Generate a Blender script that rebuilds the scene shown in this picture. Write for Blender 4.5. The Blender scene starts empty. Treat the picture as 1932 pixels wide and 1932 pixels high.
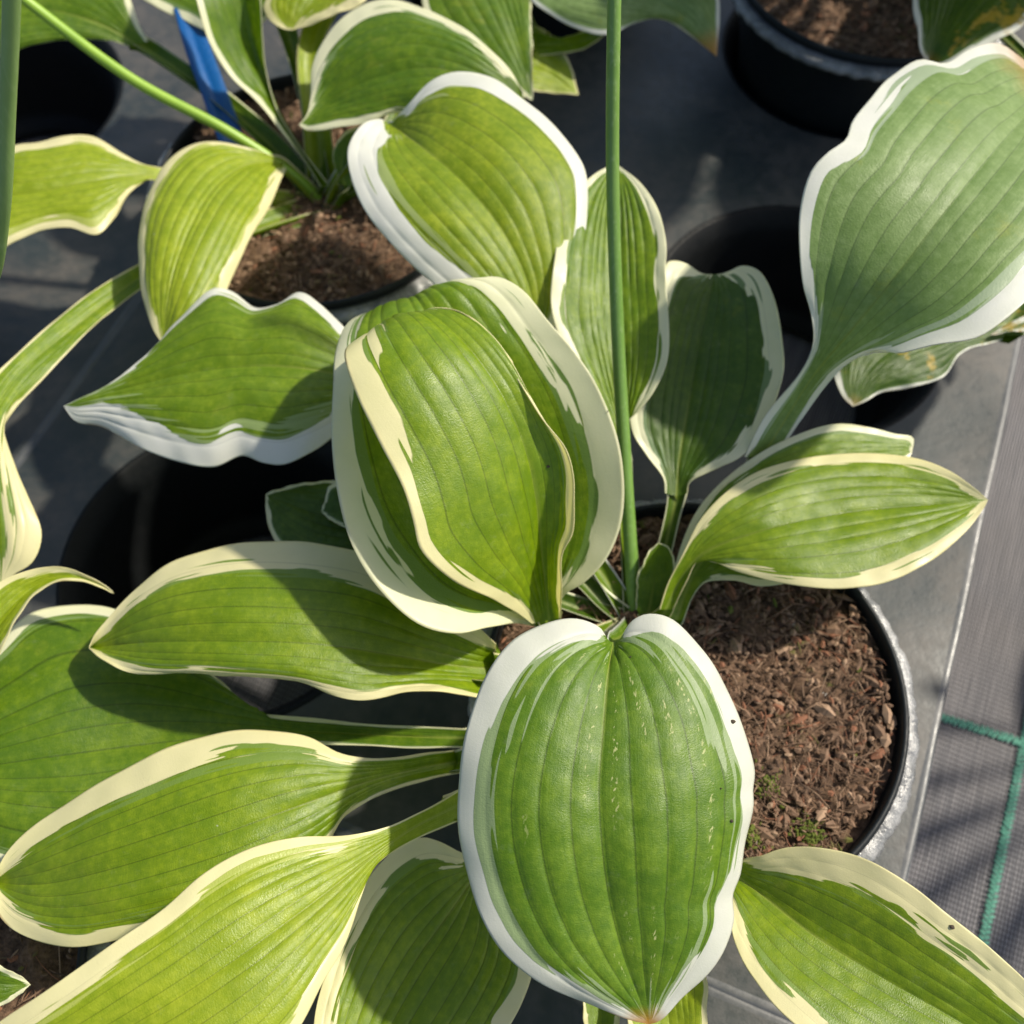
import bpy, math, random
import numpy as np
from mathutils import Vector, geometry

# ------------------------------------------------------------------ camera, sky, sun
S = bpy.context.scene
COL = S.collection
CM = 0.01
TILT = math.radians(28.0)
HALF = math.radians(26.5)
FPX = 966.0 / math.tan(HALF)
CAM_H = 44.4                                   # cm above the tray deck

cam_d = bpy.data.cameras.new("camera")
cam = bpy.data.objects.new("camera", cam_d)
COL.objects.link(cam)
cam.location = (0, 0, CAM_H * CM)
cam.rotation_euler = (TILT, 0, 0)
cam_d.sensor_width = 36.0
cam_d.lens = 18.0 / math.tan(HALF)
cam_d.clip_start = 0.01
cam_d.clip_end = 200
cam_d.dof.use_dof = True
cam_d.dof.focus_distance = 0.315
cam_d.dof.aperture_fstop = 11.5
S.camera = cam

SUN_AZ, SUN_EL = math.radians(20), math.radians(47)
world = bpy.data.worlds.new("World")
S.world = world
world.use_nodes = True
wn = world.node_tree
sky = wn.nodes.new("ShaderNodeTexSky")
sky.sky_type = 'NISHITA'
sky.sun_disc = False
sky.sun_elevation = SUN_EL
sky.sun_rotation = math.radians(90) - SUN_AZ
bg = wn.nodes["Background"]
wn.links.new(sky.outputs[0], bg.inputs[0])
sky.dust_density = 2.2
sky.ozone_density = 0.9
bg.inputs[1].default_value = 0.118
sun_d = bpy.data.lights.new("sun", 'SUN')
sun_d.energy = 4.45
sun_d.angle = math.radians(2.2)
sun_d.color = (1.0, 0.92, 0.77)
sun = bpy.data.objects.new("sun", sun_d)
COL.objects.link(sun)
sdir = Vector((math.cos(SUN_EL) * math.cos(SUN_AZ), math.cos(SUN_EL) * math.sin(SUN_AZ), math.sin(SUN_EL)))
sun.rotation_euler = sdir.to_track_quat('Z', 'Y').to_euler()
sun.location = sdir * 3
S.view_settings.view_transform = 'Standard'
S.view_settings.look = 'None'
S.view_settings.exposure = 0.42
S.view_settings.gamma = 1.0
S.cycles.max_bounces = 8
S.cycles.transmission_bounces = 6

rng = np.random.default_rng(7)
random.seed(7)

# ------------------------------------------------------------------ helpers
def P(px, py, z):
    """point at height z (cm above the deck) on the sight line measured at photo position px, py"""
    u, v = (px - 966) / FPX, (py - 966) / FPX
    d = np.array([u, math.sin(TILT) - v * math.cos(TILT), -math.cos(TILT) - v * math.sin(TILT)])
    k = (CAM_H - z) / -d[2]
    return np.array([0, 0, CAM_H]) + d * k

def proj(p):
    q = np.asarray(p, float) - np.array([0, 0, CAM_H])
    D = q[..., 1] * math.sin(TILT) - q[..., 2] * math.cos(TILT)
    v = (-q[..., 1] * math.cos(TILT) - q[..., 2] * math.sin(TILT)) / D
    return 966 + q[..., 0] / D * FPX, 966 + v * FPX

LB = np.array([math.cos(math.radians(68)), math.sin(math.radians(68))])   # along the tray
LA = np.array([-LB[1], LB[0]])                                            # across the tray
LM = np.array([7.1, 12.7])
def lat(a, b):
    p = LM + a * LA + b * LB
    return float(p[0]), float(p[1])

def catmull(pts, n, sub=24):
    p = np.asarray(pts, float)
    if len(p) == 2:
        p = np.array([p[0], (p[0] + p[1]) / 2, p[1]])
    e = np.vstack([2 * p[0] - p[1], p, 2 * p[-1] - p[-2]])
    out = []
    for i in range(1, len(e) - 2):
        p0, p1, p2, p3 = e[i - 1], e[i], e[i + 1], e[i + 2]
        t0 = 0.0
        t1 = t0 + max(np.linalg.norm(p1 - p0), 1e-6) ** .5
        t2 = t1 + max(np.linalg.norm(p2 - p1), 1e-6) ** .5
        t3 = t2 + max(np.linalg.norm(p3 - p2), 1e-6) ** .5
        for t in np.linspace(t1, t2, sub, endpoint=False):
            A1 = (t1 - t) / (t1 - t0) * p0 + (t - t0) / (t1 - t0) * p1
            A2 = (t2 - t) / (t2 - t1) * p1 + (t - t1) / (t2 - t1) * p2
            A3 = (t3 - t) / (t3 - t2) * p2 + (t - t2) / (t3 - t2) * p3
            B1 = (t2 - t) / (t2 - t0) * A1 + (t - t0) / (t2 - t0) * A2
            B2 = (t3 - t) / (t3 - t1) * A2 + (t - t1) / (t3 - t1) * A3
            out.append((t2 - t) / (t2 - t1) * B1 + (t - t1) / (t2 - t1) * B2)
    out.append(p[-1])
    out = np.array(out)
    s = np.concatenate([[0], np.cumsum(np.linalg.norm(np.diff(out, axis=0), axis=1))])
    if n is None:
        return out, s
    q = np.linspace(0, s[-1], n)
    return np.stack([np.interp(q, s, out[:, k]) for k in range(out.shape[1])], 1)

def trace(pts):
    """list of (px,py) or (px,py,z): heights fill in smoothly between the given ones -> world points"""
    xy = np.array([q[:2] for q in pts], float)
    s = np.concatenate([[0], np.cumsum(np.linalg.norm(np.diff(xy, axis=0), axis=1))])
    ks = [i for i, q in enumerate(pts) if len(q) > 2]
    kz = np.array([pts[i][2] for i in ks], float)
    sk = s[ks]
    z = []
    for si in s:                                   # smoothstep-free monotone cubic: plain Hermite
        j = int(np.clip(np.searchsorted(sk, si) - 1, 0, max(len(sk) - 2, 0)))
        if len(sk) == 1:
            z.append(kz[0]); continue
        h = max(sk[j + 1] - sk[j], 1e-6)
        t = np.clip((si - sk[j]) / h, 0, 1)
        d0 = (kz[j + 1] - kz[j - 1]) / max(sk[j + 1] - sk[j - 1], 1e-6) if j > 0 else (kz[j + 1] - kz[j]) / h
        d1 = (kz[j + 2] - kz[j]) / max(sk[j + 2] - sk[j], 1e-6) if j + 2 < len(sk) else (kz[j + 1] - kz[j]) / h
        z.append((2*t**3-3*t**2+1)*kz[j] + (t**3-2*t**2+t)*h*d0 + (-2*t**3+3*t**2)*kz[j+1] + (t**3-t**2)*h*d1)
    return np.array([P(x, y, zz) for (x, y), zz in zip(xy, z)])

def mesh_obj(name, verts, faces, mat=None, parent=None, smooth=True, kind=None, label=None, mats=None, fmat=None):
    me = bpy.data.meshes.new(name)
    me.from_pydata([tuple(v) for v in np.asarray(verts, float) * CM], [], faces)
    for m in (mats or ([mat] if mat else [])):
        me.materials.append(m)
    if fmat is not None:
        me.polygons.foreach_set("material_index", fmat)
    if smooth:
        me.polygons.foreach_set("use_smooth", [True] * len(me.polygons))
    me.update()
    o = bpy.data.objects.new(name, me)
    COL.objects.link(o)
    if parent is not None:
        o.parent = parent
        o.matrix_parent_inverse = world_of(parent).inverted()
    if kind: o["kind"] = kind
    if label: o["label"] = label
    return o

def world_of(o):
    from mathutils import Matrix
    m = Matrix.Translation(o.location)
    if o.parent is not None:
        m = world_of(o.parent) @ o.matrix_parent_inverse @ m
    return m

def empty(name, loc, label=None, cat=None, group=None):
    o = bpy.data.objects.new(name, None)
    o.empty_display_size = 0.02
    o.location = Vector(loc) * CM
    COL.objects.link(o)
    if label: o["label"] = label
    if cat: o["category"] = cat
    if group: o["group"] = group
    return o

def grid_faces(nu, nv, off=0, flip=False, closed=False):
    f = []
    w = nv if closed else nv - 1
    for i in range(nu - 1):
        for j in range(w):
            a, b_ = off + i * nv + j, off + i * nv + (j + 1) % nv
            c, d = b_ + nv, a + nv
            f.append((a, d, c, b_) if flip else (a, b_, c, d))
    return f

# ------------------------------------------------------------------ node helpers
class NT:
    def __init__(self, name):
        self.m = bpy.data.materials.new(name)
        self.m.use_nodes = True
        self.t = self.m.node_tree
        self.n, self.l = self.t.nodes, self.t.links
        self.b = self.n["Principled BSDF"]
        self.out = self.n["Material Output"]
    def new(self, typ, **kw):
        q = self.n.new(typ)
        for k, v in kw.items():
            setattr(q, k, v)
        return q
    def set(self, sock, v):
        if isinstance(v, bpy.types.NodeSocket): self.l.new(v, sock)
        elif v is not None: sock.default_value = v
    def math(self, op, a, b_=None, c=None, clamp=False):
        q = self.new("ShaderNodeMath", operation=op, use_clamp=clamp)
        self.set(q.inputs[0], a)
        if b_ is not None: self.set(q.inputs[1], b_)
        if c is not None: self.set(q.inputs[2], c)
        return q.outputs[0]
    def vec(self, x, y, z=0.0):
        q = self.new("ShaderNodeCombineXYZ")
        for s, v in zip(q.inputs, (x, y, z)): self.set(s, v)
        return q.outputs[0]
    def noise(self, vec, scale=1.0, detail=2.0, rough=0.5, dist=0.0):
        q = self.new("ShaderNodeTexNoise")
        self.set(q.inputs["Vector"], vec)
        q.inputs["Scale"].default_value = scale
        q.inputs["Detail"].default_value = detail
        q.inputs["Roughness"].default_value = rough
        q.inputs["Distortion"].default_value = dist
        return q.outputs["Fac"]
    def ramp(self, v, lo, hi, a=0.0, b_=1.0, smooth=True):
        q = self.new("ShaderNodeMapRange", clamp=True)
        if smooth: q.interpolation_type = 'SMOOTHSTEP'
        self.set(q.inputs[0], v)
        self.set(q.inputs[1], lo); self.set(q.inputs[2], hi)
        q.inputs[3].default_value = a; q.inputs[4].default_value = b_
        return q.outputs[0]
    def mix(self, f, a, b_, mode='MIX'):
        q = self.new("ShaderNodeMix", data_type='RGBA', blend_type=mode)
        self.set(q.inputs[0], f)
        for s, v in ((q.inputs[6], a), (q.inputs[7], b_)):
            if isinstance(v, tuple): v = (*v, 1.0)
            self.set(s, v)
        return q.outputs[2]
    def bump(self, h, strength, dist, normal=None):
        q = self.new("ShaderNodeBump")
        q.inputs["Strength"].default_value = strength
        q.inputs["Distance"].default_value = dist
        self.l.new(h, q.inputs["Height"])
        if normal is not None: self.l.new(normal, q.inputs["Normal"])
        return q.outputs[0]
    def objco(self):
        return self.new("ShaderNodeTexCoord").outputs["Object"]

# ------------------------------------------------------------------ materials
def leaf_material(name, dark, light, white, pale, rough=0.42, spec=0.5, trans=0.36, tip=0.0, yellow=0.0, veindark=0.58, tip0=.985, spots=0.0, jag=1.0, scars=0.0, palew=1.9):
    t = NT(name)
    warm = lambda q: (q[0] * 1.05, q[1] * 1.0, q[2] * (.6 if q[2] < .05 else .85))
    dark, light = warm(dark), warm(light)
    dat = t.new("ShaderNodeAttribute", attribute_name="dat")
    sep = t.new("ShaderNodeSeparateColor")
    t.l.new(dat.outputs["Color"], sep.inputs[0])
    d, m, seed = sep.outputs[0], sep.outputs[1], sep.outputs[2]
    hw = dat.outputs["Alpha"]
    uv = t.new("ShaderNodeUVMap", uv_map="uv")
    s2 = t.new("ShaderNodeSeparateXYZ")
    t.l.new(uv.outputs[0], s2.inputs[0])
    v = t.math('MULTIPLY_ADD', s2.outputs[0], 2.0, -1.0)
    u = s2.outputs[1]
    vein = t.new("ShaderNodeAttribute", attribute_name="vein").outputs["Fac"]
    so = t.math('MULTIPLY', seed, 61.0)
    # streaked border between the margin and the green centre
    n1 = t.noise(t.vec(t.math('ADD', t.math('MULTIPLY', v, 10.0), so), t.math('MULTIPLY_ADD', u, 2.6, so)), 1, 2.0, .55)
    strip = t.math('FLOOR', t.math('MULTIPLY', vein, 2.0))
    sv = t.math('ADD', t.math('MULTIPLY', strip, 7.31), t.math('MULTIPLY', t.math('SIGN', v), 3.7))
    n2 = t.noise(t.vec(t.math('ADD', sv, so), t.math('MULTIPLY_ADD', u, 5.0, so)), 1, 1.0)
    n3 = t.noise(t.vec(t.math('ADD', t.math('MULTIPLY', v, 11.0), so), t.math('MULTIPLY_ADD', u, 1.8, 9.0), so), 1, 2.0, .6)
    fine = t.noise(t.vec(t.math('MULTIPLY', v, 60.0), t.math('MULTIPLY', u, 30.0), so), 1, 1.0)
    nn = t.math('ADD', t.ramp(n1, .28, .72, 0, .62, False), t.ramp(n2, .28, .72, 0, .88, False))
    nn = t.math('ADD', nn, t.math('MULTIPLY', fine, .08))
    thr = t.math('MULTIPLY', m, t.math('MULTIPLY_ADD', nn, jag, 1.05 - .75 * jag))
    w = t.ramp(t.math('SUBTRACT', thr, d), -.008, .018)
    thr2 = t.math('MULTIPLY', m, t.math('MULTIPLY_ADD', t.ramp(n3, .3, .7, 0, 1, False), palew, .25))
    pl = t.ramp(t.math('SUBTRACT', thr2, d), -.01, .04)
    # streaks of green left inside the margin
    n4 = t.noise(t.vec(t.math('ADD', t.math('MULTIPLY', v, 17.0), t.math('MULTIPLY', so, 2.0)), t.math('MULTIPLY_ADD', u, 3.0, so)), 1, 1.0)
    gs = t.math('MULTIPLY', t.ramp(n4, .70, .72), t.ramp(t.math('SUBTRACT', d, t.math('MULTIPLY', m, .45)), 0, .03))
    # green centre
    oc = t.objco()
    mot = t.noise(oc, 55, 3.0, .6)
    mot2 = t.noise(oc, 320, 3.0, .65)
    par = t.noise(t.vec(t.math('MULTIPLY', v, 55.0), t.math('MULTIPLY', u, 4.0), so), 1, 2.0, .6)
    f = t.math('ADD', t.math('MULTIPLY', mot, .42), t.math('MULTIPLY', par, .18))
    f = t.math('ADD', f, t.math('MULTIPLY', mot2, .48))
    g = t.mix(t.ramp(f, .40, .85), dark, light)
    ye = t.ramp(t.noise(oc, 38, 4.0, .75), .60, .80, 0, .35 + yellow)
    g = t.mix(ye, g, (.30, .34, .03))
    # fine veins between the furrows, and the furrow line itself
    fr = t.math('ABSOLUTE', t.math('SUBTRACT', t.math('FRACT', t.math('ADD', vein, .5)), .5))
    line = t.ramp(fr, .0, .055, veindark, 1.0)
    veinf = t.ramp(t.math('ABSOLUTE', v), .9, 1.0, 0.0, 1.0)
    line = t.math('MAXIMUM', line, veinf)
    line = t.math('MAXIMUM', line, t.ramp(hw, .5, 1.6, 1.0, 0.0))
    midr = t.ramp(t.math('ABSOLUTE', t.math('MULTIPLY', v, hw)), .02, .10, .55, 0.0)
    midr = t.math('MULTIPLY', midr, t.ramp(u, .55, .05, 0, 1))
    gc = t.new("ShaderNodeMix", data_type='RGBA', blend_type='MULTIPLY')
    gc.inputs[0].default_value = 1.0
    t.l.new(g, gc.inputs[6])
    cc = t.new("ShaderNodeCombineColor")
    for s in cc.inputs: t.l.new(line, s)
    t.l.new(cc.outputs[0], gc.inputs[7])
    g = gc.outputs[2]
    g = t.mix(midr, g, (.30, .36, .06))
    g = t.mix(t.math('MULTIPLY', pl, .85), g, pale)
    wv = t.mix(t.ramp(t.noise(oc, 90, 3.0, .6), .35, .75, 0, .5), white, tuple(c * k for c, k in zip(white, (.90, .92, .86))))
    wv = t.mix(t.ramp(fr, .0, .035, .42, 0.0), wv, tuple(c * .55 for c in white))
    c = t.mix(t.math('MULTIPLY', w, t.math('SUBTRACT', 1.0, gs)), g, wv)
    # dried tip, brown rim flecks, pale specks
    if tip > 0:
        tp = t.ramp(t.math('ADD', u, t.math('MULTIPLY', t.noise(oc, 160, 3.0), .05)), tip0, tip0 + (1 - tip0) * .8 + .03, 0, tip)
        c = t.mix(tp, c, (.42, .20, .02))
    if spots > 0:
        so_ = t.ramp(t.noise(oc, 45, 4.0, .7), .57, .66, 0, spots)
        c = t.mix(so_, c, (.44, .31, .03))
    rim = t.math('MULTIPLY', t.ramp(d, .02, .07, 1, 0), t.ramp(t.noise(oc, 75, 2.0), .60, .70, 0, .55))
    rim = t.math('MULTIPLY', rim, t.ramp(u, .5, .85, 0, 1))
    c = t.mix(rim, c, (.30, .16, .05))
    vo = t.new("ShaderNodeTexVoronoi", feature='F1')
    vo.inputs["Scale"].default_value = 95
    t.l.new(oc, vo.inputs["Vector"])
    vs = t.new("ShaderNodeSeparateColor")
    t.l.new(vo.outputs["Color"], vs.inputs[0])
    spk = t.math('MULTIPLY', t.ramp(t.math('ADD', vo.outputs["Distance"], t.math('MULTIPLY', t.noise(oc, 700, 2.0), .08)), .05, .085, 1, 0), t.math('GREATER_THAN', vs.outputs[0], .86))
    c = t.mix(t.math('MULTIPLY', spk, .55), c, (.55, .58, .50))
    dust = t.ramp(t.noise(oc, 210, 6.0, .75), .56, .78, 0, .13)
    c = t.mix(dust, c, (.47, .49, .38))
    if scars > 0:                              # rows of pale feeding marks between the veins
        inn = t.ramp(t.math('ABSOLUTE', t.math('SUBTRACT', t.math('FRACT', vein), .5)), .07, .13, 1, 0)
        stp = t.math('ADD', t.math('FLOOR', vein), t.math('MULTIPLY', t.math('SIGN', v), 9.0))
        row = t.ramp(t.noise(t.vec(t.math('MULTIPLY', stp, 5.7), t.math('MULTIPLY', u, 3.0), so), 1, 1.0), .50, .60)
        dash = t.ramp(t.noise(t.vec(t.math('ADD', t.math('MULTIPLY', u, 95.0), t.math('MULTIPLY', v, 25.0)), t.math('MULTIPLY', v, 40.0), so), 1, 2.0), .58, .64)
        sc = t.math('MULTIPLY', t.math('MULTIPLY', inn, row), t.math('MULTIPLY', dash, scars))
        c = t.mix(t.math('MULTIPLY', sc, t.math('SUBTRACT', 1.0, w)), c, (.52, .54, .24))
    # surface
    wr = t.noise(t.vec(t.math('MULTIPLY', t.math('MULTIPLY', v, hw), 11.0), t.math('MULTIPLY', u, 330.0), so), 1, 2.0, .6)
    gr = t.noise(oc, 2400, 2.0, .6)
    par2 = t.noise(t.vec(t.math('MULTIPLY', t.math('MULTIPLY', v, hw), 22.0), t.math('MULTIPLY', u, 12.0), so), 1, 1.0)
    h = t.math('ADD', t.math('MULTIPLY', wr, .6), t.math('MULTIPLY', gr, .45))
    h = t.math('ADD', h, t.math('MULTIPLY', par2, .22))
    h = t.math('MULTIPLY', h, t.math('MULTIPLY_ADD', w, -.65, 1.0))
    nb = t.bump(h, .32, .0007)
    t.l.new(nb, t.b.inputs["Normal"])
    t.l.new(c, t.b.inputs["Base Color"])
    t.l.new(t.ramp(t.noise(oc, 120, 3.0, .6), .3, .7, rough - .05, rough + .10), t.b.inputs["Roughness"])
    t.b.inputs["Specular IOR Level"].default_value = spec
    tr = t.new("ShaderNodeBsdfTranslucent")
    tc = t.mix(1.0, c, (1.15, 1.10, .62), 'MULTIPLY')
    t.l.new(tc, tr.inputs["Color"])
    t.l.new(nb, tr.inputs["Normal"])
    ms = t.new("ShaderNodeMixShader")
    ms.inputs[0].default_value = trans
    t.l.new(t.b.outputs[0], ms.inputs[1]); t.l.new(tr.outputs[0], ms.inputs[2])
    t.l.new(ms.outputs[0], t.out.inputs["Surface"])
    return t.m

WHITE, CREAM = (.77, .78, .71), (.77, .72, .40)
IVORY = (.76, .76, .52)
L_MID = leaf_material("hosta_leaf_mid", (.125, .225, .003), (.265, .375, .016), CREAM, (.18, .28, .05), rough=.38, spec=.5)
L_YEL = leaf_material("hosta_leaf_yellow_green", (.205, .305, .008), (.38, .47, .042), CREAM, (.44, .50, .11), yellow=.15, rough=.38, spec=.5)
L_FRONT = leaf_material("hosta_leaf_front", (.075, .17, .004), (.185, .305, .026), (.66, .67, .60), (.30, .39, .20), rough=.42, tip=.95, tip0=.965, spec=.5, jag=.8, scars=.8, palew=3.0)
L_HEART = leaf_material("hosta_leaf_heart", (.15, .245, .006), (.33, .42, .035), WHITE, (.34, .42, .15), rough=.42, spec=.4, yellow=.5, jag=.3)
L_WAVY = leaf_material("hosta_leaf_wavy", (.105, .20, .005), (.235, .345, .028), WHITE, (.30, .40, .15), rough=.40, spec=.4, jag=.6)
L_IVORY = leaf_material("hosta_leaf_ivory_margin", (.105, .205, .004), (.245, .36, .022), IVORY, (.15, .25, .06), yellow=.05, rough=.38, spec=.45)
L_GLAUC = leaf_material("hosta_leaf_bluish", (.155, .265, .075), (.275, .405, .175), WHITE, (.38, .47, .31), rough=.46, tip=.9, yellow=.2, tip0=.86, spec=.5)
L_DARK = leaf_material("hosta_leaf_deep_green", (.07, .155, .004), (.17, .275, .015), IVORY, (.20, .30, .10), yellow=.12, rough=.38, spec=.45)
L_SHADED = leaf_material("hosta_leaf_shade_darkened", (.045, .105, .006), (.10, .18, .020), IVORY, (.19, .28, .13), rough=.4, spec=.45)  # darker leaf copy: shade on the back leaves put into the green
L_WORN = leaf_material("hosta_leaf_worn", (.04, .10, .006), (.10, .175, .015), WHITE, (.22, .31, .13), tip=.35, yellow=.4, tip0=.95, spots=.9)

def plastic(name, base, dust, rough, dust_scale=14, dust_amt=.6, bumpy=.1, spec=.5):  # dust is the second tone: real dust, and painted glints for the flange
    t = NT(name)
    oc = t.objco()
    n = t.noise(oc, dust_scale, 5.0, .65, .3)
    n2 = t.noise(oc, dust_scale * 14, 3.0, .6)
    f = t.math('MULTIPLY', t.ramp(t.math('ADD', n, t.math('MULTIPLY', n2, .25)), .45, .85), dust_amt)
    t.l.new(t.mix(f, base, dust), t.b.inputs["Base Color"])
    t.l.new(t.ramp(n2, .3, .7, rough - .06, rough + .1), t.b.inputs["Roughness"])
    t.l.new(t.bump(t.math('ADD', n2, t.math('MULTIPLY', t.noise(oc, 900, 2.0), .4)), bumpy, .0008), t.b.inputs["Normal"])
    t.b.inputs["Specular IOR Level"].default_value = spec
    return t.m

M_TRAY = plastic("tray_dusty_plastic", (.024, .032, .034), (.125, .108, .094), .45, 13, .62, .2, .45)
M_RIM = plastic("tray_rim_plastic", (.06, .066, .072), (.14, .135, .13), .36, 16, .60, .08)
M_POCKET = plastic("tray_pocket_plastic", (.004, .005, .0055), (.010, .010, .011), .55, 20, .5, .1, .18)  # blacker than the deck: shade inside the pockets put into the colour
M_POT = plastic("pot_black_plastic", (.006, .009, .011), (.022, .023, .024), .5, 20, .4, .1, .3)
M_LIP = plastic("pot_flange_plastic", (.14, .145, .15), (.36, .36, .36), .22, 60, .8, .5)  # grey with pale flecks: glints of the shiny flange put into the colour
M_BLUE = plastic("blue_plastic", (.0, .07, .25), (.005, .11, .32), .38, 30, .3, .05)

def stalk_material(k=1.0, ab=None):
    t = NT("flower_stalk_skin")
    oc = t.objco()
    sp = t.new("ShaderNodeMapping"); sp.inputs["Scale"].default_value = (700, 700, 25)
    t.l.new(oc, sp.inputs[0])
    n = t.noise(sp.outputs[0], 1, 3.0, .6)
    n2 = t.noise(oc, 60, 3.0)
    ab = ab or ((.095, .20, .028), (.17, .29, .06))
    c = t.mix(n2, ab[0], ab[1])
    c = t.mix(t.ramp(n, .5, .8, 0, .4), c, (.32, .42, .20))
    t.l.new(c, t.b.inputs["Base Color"])
    t.b.inputs["Roughness"].default_value = .42
    t.l.new(t.bump(n, .12, .0006), t.b.inputs["Normal"])
    t.b.inputs["Subsurface Weight"].default_value = .1
    t.b.inputs["Subsurface Radius"].default_value = (.002, .004, .001)
    return t.m
M_STALK = stalk_material()
M_STALK3 = stalk_material(1.0, ((.15, .26, .07), (.24, .35, .12)))

def stalk_material_bright():
    t = NT("young_flower_stalk_skin")
    oc = t.objco()
    c = t.mix(t.noise(oc, 80, 3.0), (.16, .30, .02), (.27, .42, .04))
    t.l.new(c, t.b.inputs["Base Color"])
    t.b.inputs["Roughness"].default_value = .4
    return t.m
M_STALK2 = stalk_material_bright()

def soil_material():
    t = NT("coir_soil")
    oc = t.objco()
    a, b_ = t.noise(oc, 120, 6.0, .7), t.noise(oc, 420, 5.0, .7)
    f = t.math('ADD', t.math('MULTIPLY', a, .6), t.math('MULTIPLY', b_, .5))
    c = t.mix(t.ramp(f, .35, .78), (.026, .016, .011), (.23, .142, .090))
    ms = t.ramp(t.noise(oc, 70, 4.0, .7), .62, .74, 0, .55)
    c = t.mix(ms, c, (.10, .105, .02))
    t.l.new(c, t.b.inputs["Base Color"])
    t.b.inputs["Roughness"].default_value = .9
    t.b.inputs["Specular IOR Level"].default_value = .2
    t.l.new(t.bump(f, .9, .003), t.b.inputs["Normal"])
    return t.m
M_SOIL = soil_material()
def fibre_mat(name, a, b_, moss=False):
    t = NT(name)
    c = t.mix(t.noise(t.objco(), 150, 4.0, .7), a, b_)
    if moss: c = t.mix(t.ramp(t.noise(t.objco(), 42, 3.0, .6), .60, .70, 0, .75), c, (.085, .105, .012))
    if moss: c = t.mix(t.ramp(t.noise(t.objco(), 60, 3.0, .6), .56, .66, 0, .7), c, (.02, .013, .010))
    t.l.new(c, t.b.inputs["Base Color"])
    t.b.inputs["Roughness"].default_value = .8
    t.b.inputs["Specular IOR Level"].default_value = .25
    return t.m
M_FIB = [fibre_mat("coir_brown", (.06, .036, .023), (.27, .168, .108), True),
         fibre_mat("coir_tan", (.17, .105, .065), (.40, .27, .18)),
         fibre_mat("coir_rust", (.12, .05, .028), (.30, .14, .08)),
         fibre_mat("moss_green", (.05, .075, .008), (.15, .17, .03))]
M_PALE = fibre_mat("perlite_white", (.26, .24, .21), (.48, .45, .40))
M_SPECK = fibre_mat("dark_speck", (.015, .012, .008), (.08, .06, .04))

def fabric_material():
    t = NT("woven_ground_fabric")
    mp = t.new("ShaderNodeMapping")
    mp.inputs["Rotation"].default_value = (0, 0, math.radians(-66.3 + 90))
    t.l.new(t.objco(), mp.inputs[0])
    sp = t.new("ShaderNodeSeparateXYZ"); t.l.new(mp.outputs[0], sp.inputs[0])
    X, Y = sp.outputs[0], sp.outputs[1]
    k = 2 * math.pi / .0017
    wx = t.math('SINE', t.math('MULTIPLY', X, k * 1.0))
    wy = t.math('SINE', t.math('MULTIPLY', Y, k * .62))
    chk = t.math('MULTIPLY', wx, wy)
    streak = t.noise(t.vec(t.math('MULTIPLY', X, 900.0), t.math('MULTIPLY', Y, 22.0)), 1, 2.0, .6)
    big = t.noise(mp.outputs[0], 9, 4.0, .6)
    c = t.mix(t.ramp(streak, .3, .7), (.105, .105, .116), (.235, .222, .23))
    c = t.mix(t.ramp(wx, -.3, .7, 0, .85), c, (.022, .022, .026))
    c = t.mix(t.ramp(wy, .0, .9, 0, .55), c, (.022, .022, .026))
    c = t.mix(t.ramp(big, .4, .8, 0, .25), c, (.15, .125, .11))
    t.l.new(c, t.b.inputs["Base Color"])
    t.b.inputs["Roughness"].default_value = .55
    h = t.math('ADD', t.math('MULTIPLY', chk, .5), wx)
    t.l.new(t.bump(h, .5, .0006), t.b.inputs["Normal"])
    return t.m
M_FAB = fabric_material()
M_GREEN = fibre_mat("green_thread", (.05, .19, .135), (.14, .34, .26))

# ------------------------------------------------------------------ setting: fabric, stitched lines
GZ = -8.0
def ground():
    xs = np.concatenate([np.linspace(-160, -60, 12), np.linspace(-56, 76, 67), np.linspace(80, 180, 12)])
    ys = np.concatenate([np.linspace(-130, -30, 12), np.linspace(-26, 106, 67), np.linspace(110, 210, 12)])
    vs = []
    for y in ys:
        for x in xs:
            z = GZ + .10 * math.sin(x * .31 + 1.3 * math.sin(y * .13)) + .07 * math.sin(y * .43 + x * .11)
            vs.append((x, y, z - .15))
    return mesh_obj("ground_fabric", vs, grid_faces(len(ys), len(xs)), M_FAB, kind="structure")
fabric = ground()

def stitched_line(p, ang, length, w=.44):
    d = np.array([math.cos(ang), math.sin(ang), 0]); n = np.array([-d[1], d[0], 0])
    vs, fs = [], []
    step = .25
    for i in range(int(length / step)):
        for s in (-1, 1):
            c = np.array([p[0], p[1], GZ + .045]) + d * (i * step + (0 if s > 0 else step * .5) - length / 2) + n * s * w * .24
            c = c + rng.normal(0, .012, 3) * np.array([1, 1, .3])
            ax = (d * .62 + n * s * .9); ax /= np.linalg.norm(ax)
            pr = np.cross([0, 0, 1], ax)
            hl, hwid, ht = w * .30 + rng.uniform(0, .05), .085, .09
            o = len(vs)
            for t_, k, h in ((-1, .5, .5), (-.5, 1, 1), (.5, 1, 1), (1, .5, .5)):
                q = c + ax * hl * t_
                vs += [q - pr * hwid * k, q + np.array([0, 0, ht * h]), q + pr * hwid * k]
            for a in range(3):
                b0 = o + a * 3
                fs += [(b0, b0 + 1, b0 + 4, b0 + 3), (b0 + 1, b0 + 2, b0 + 5, b0 + 4)]
    return mesh_obj("stitched_line", vs, fs, M_GREEN, fabric, kind="stuff")
c1, c2 = P(1932, 1402, GZ), P(347, 931, GZ)
stitched_line(c1, math.radians(66.3), 46)
stitched_line(c1, math.radians(161.3), 16)
stitched_line(c2, math.radians(68), 26)
stitched_line(c2, math.radians(160), 26)

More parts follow.
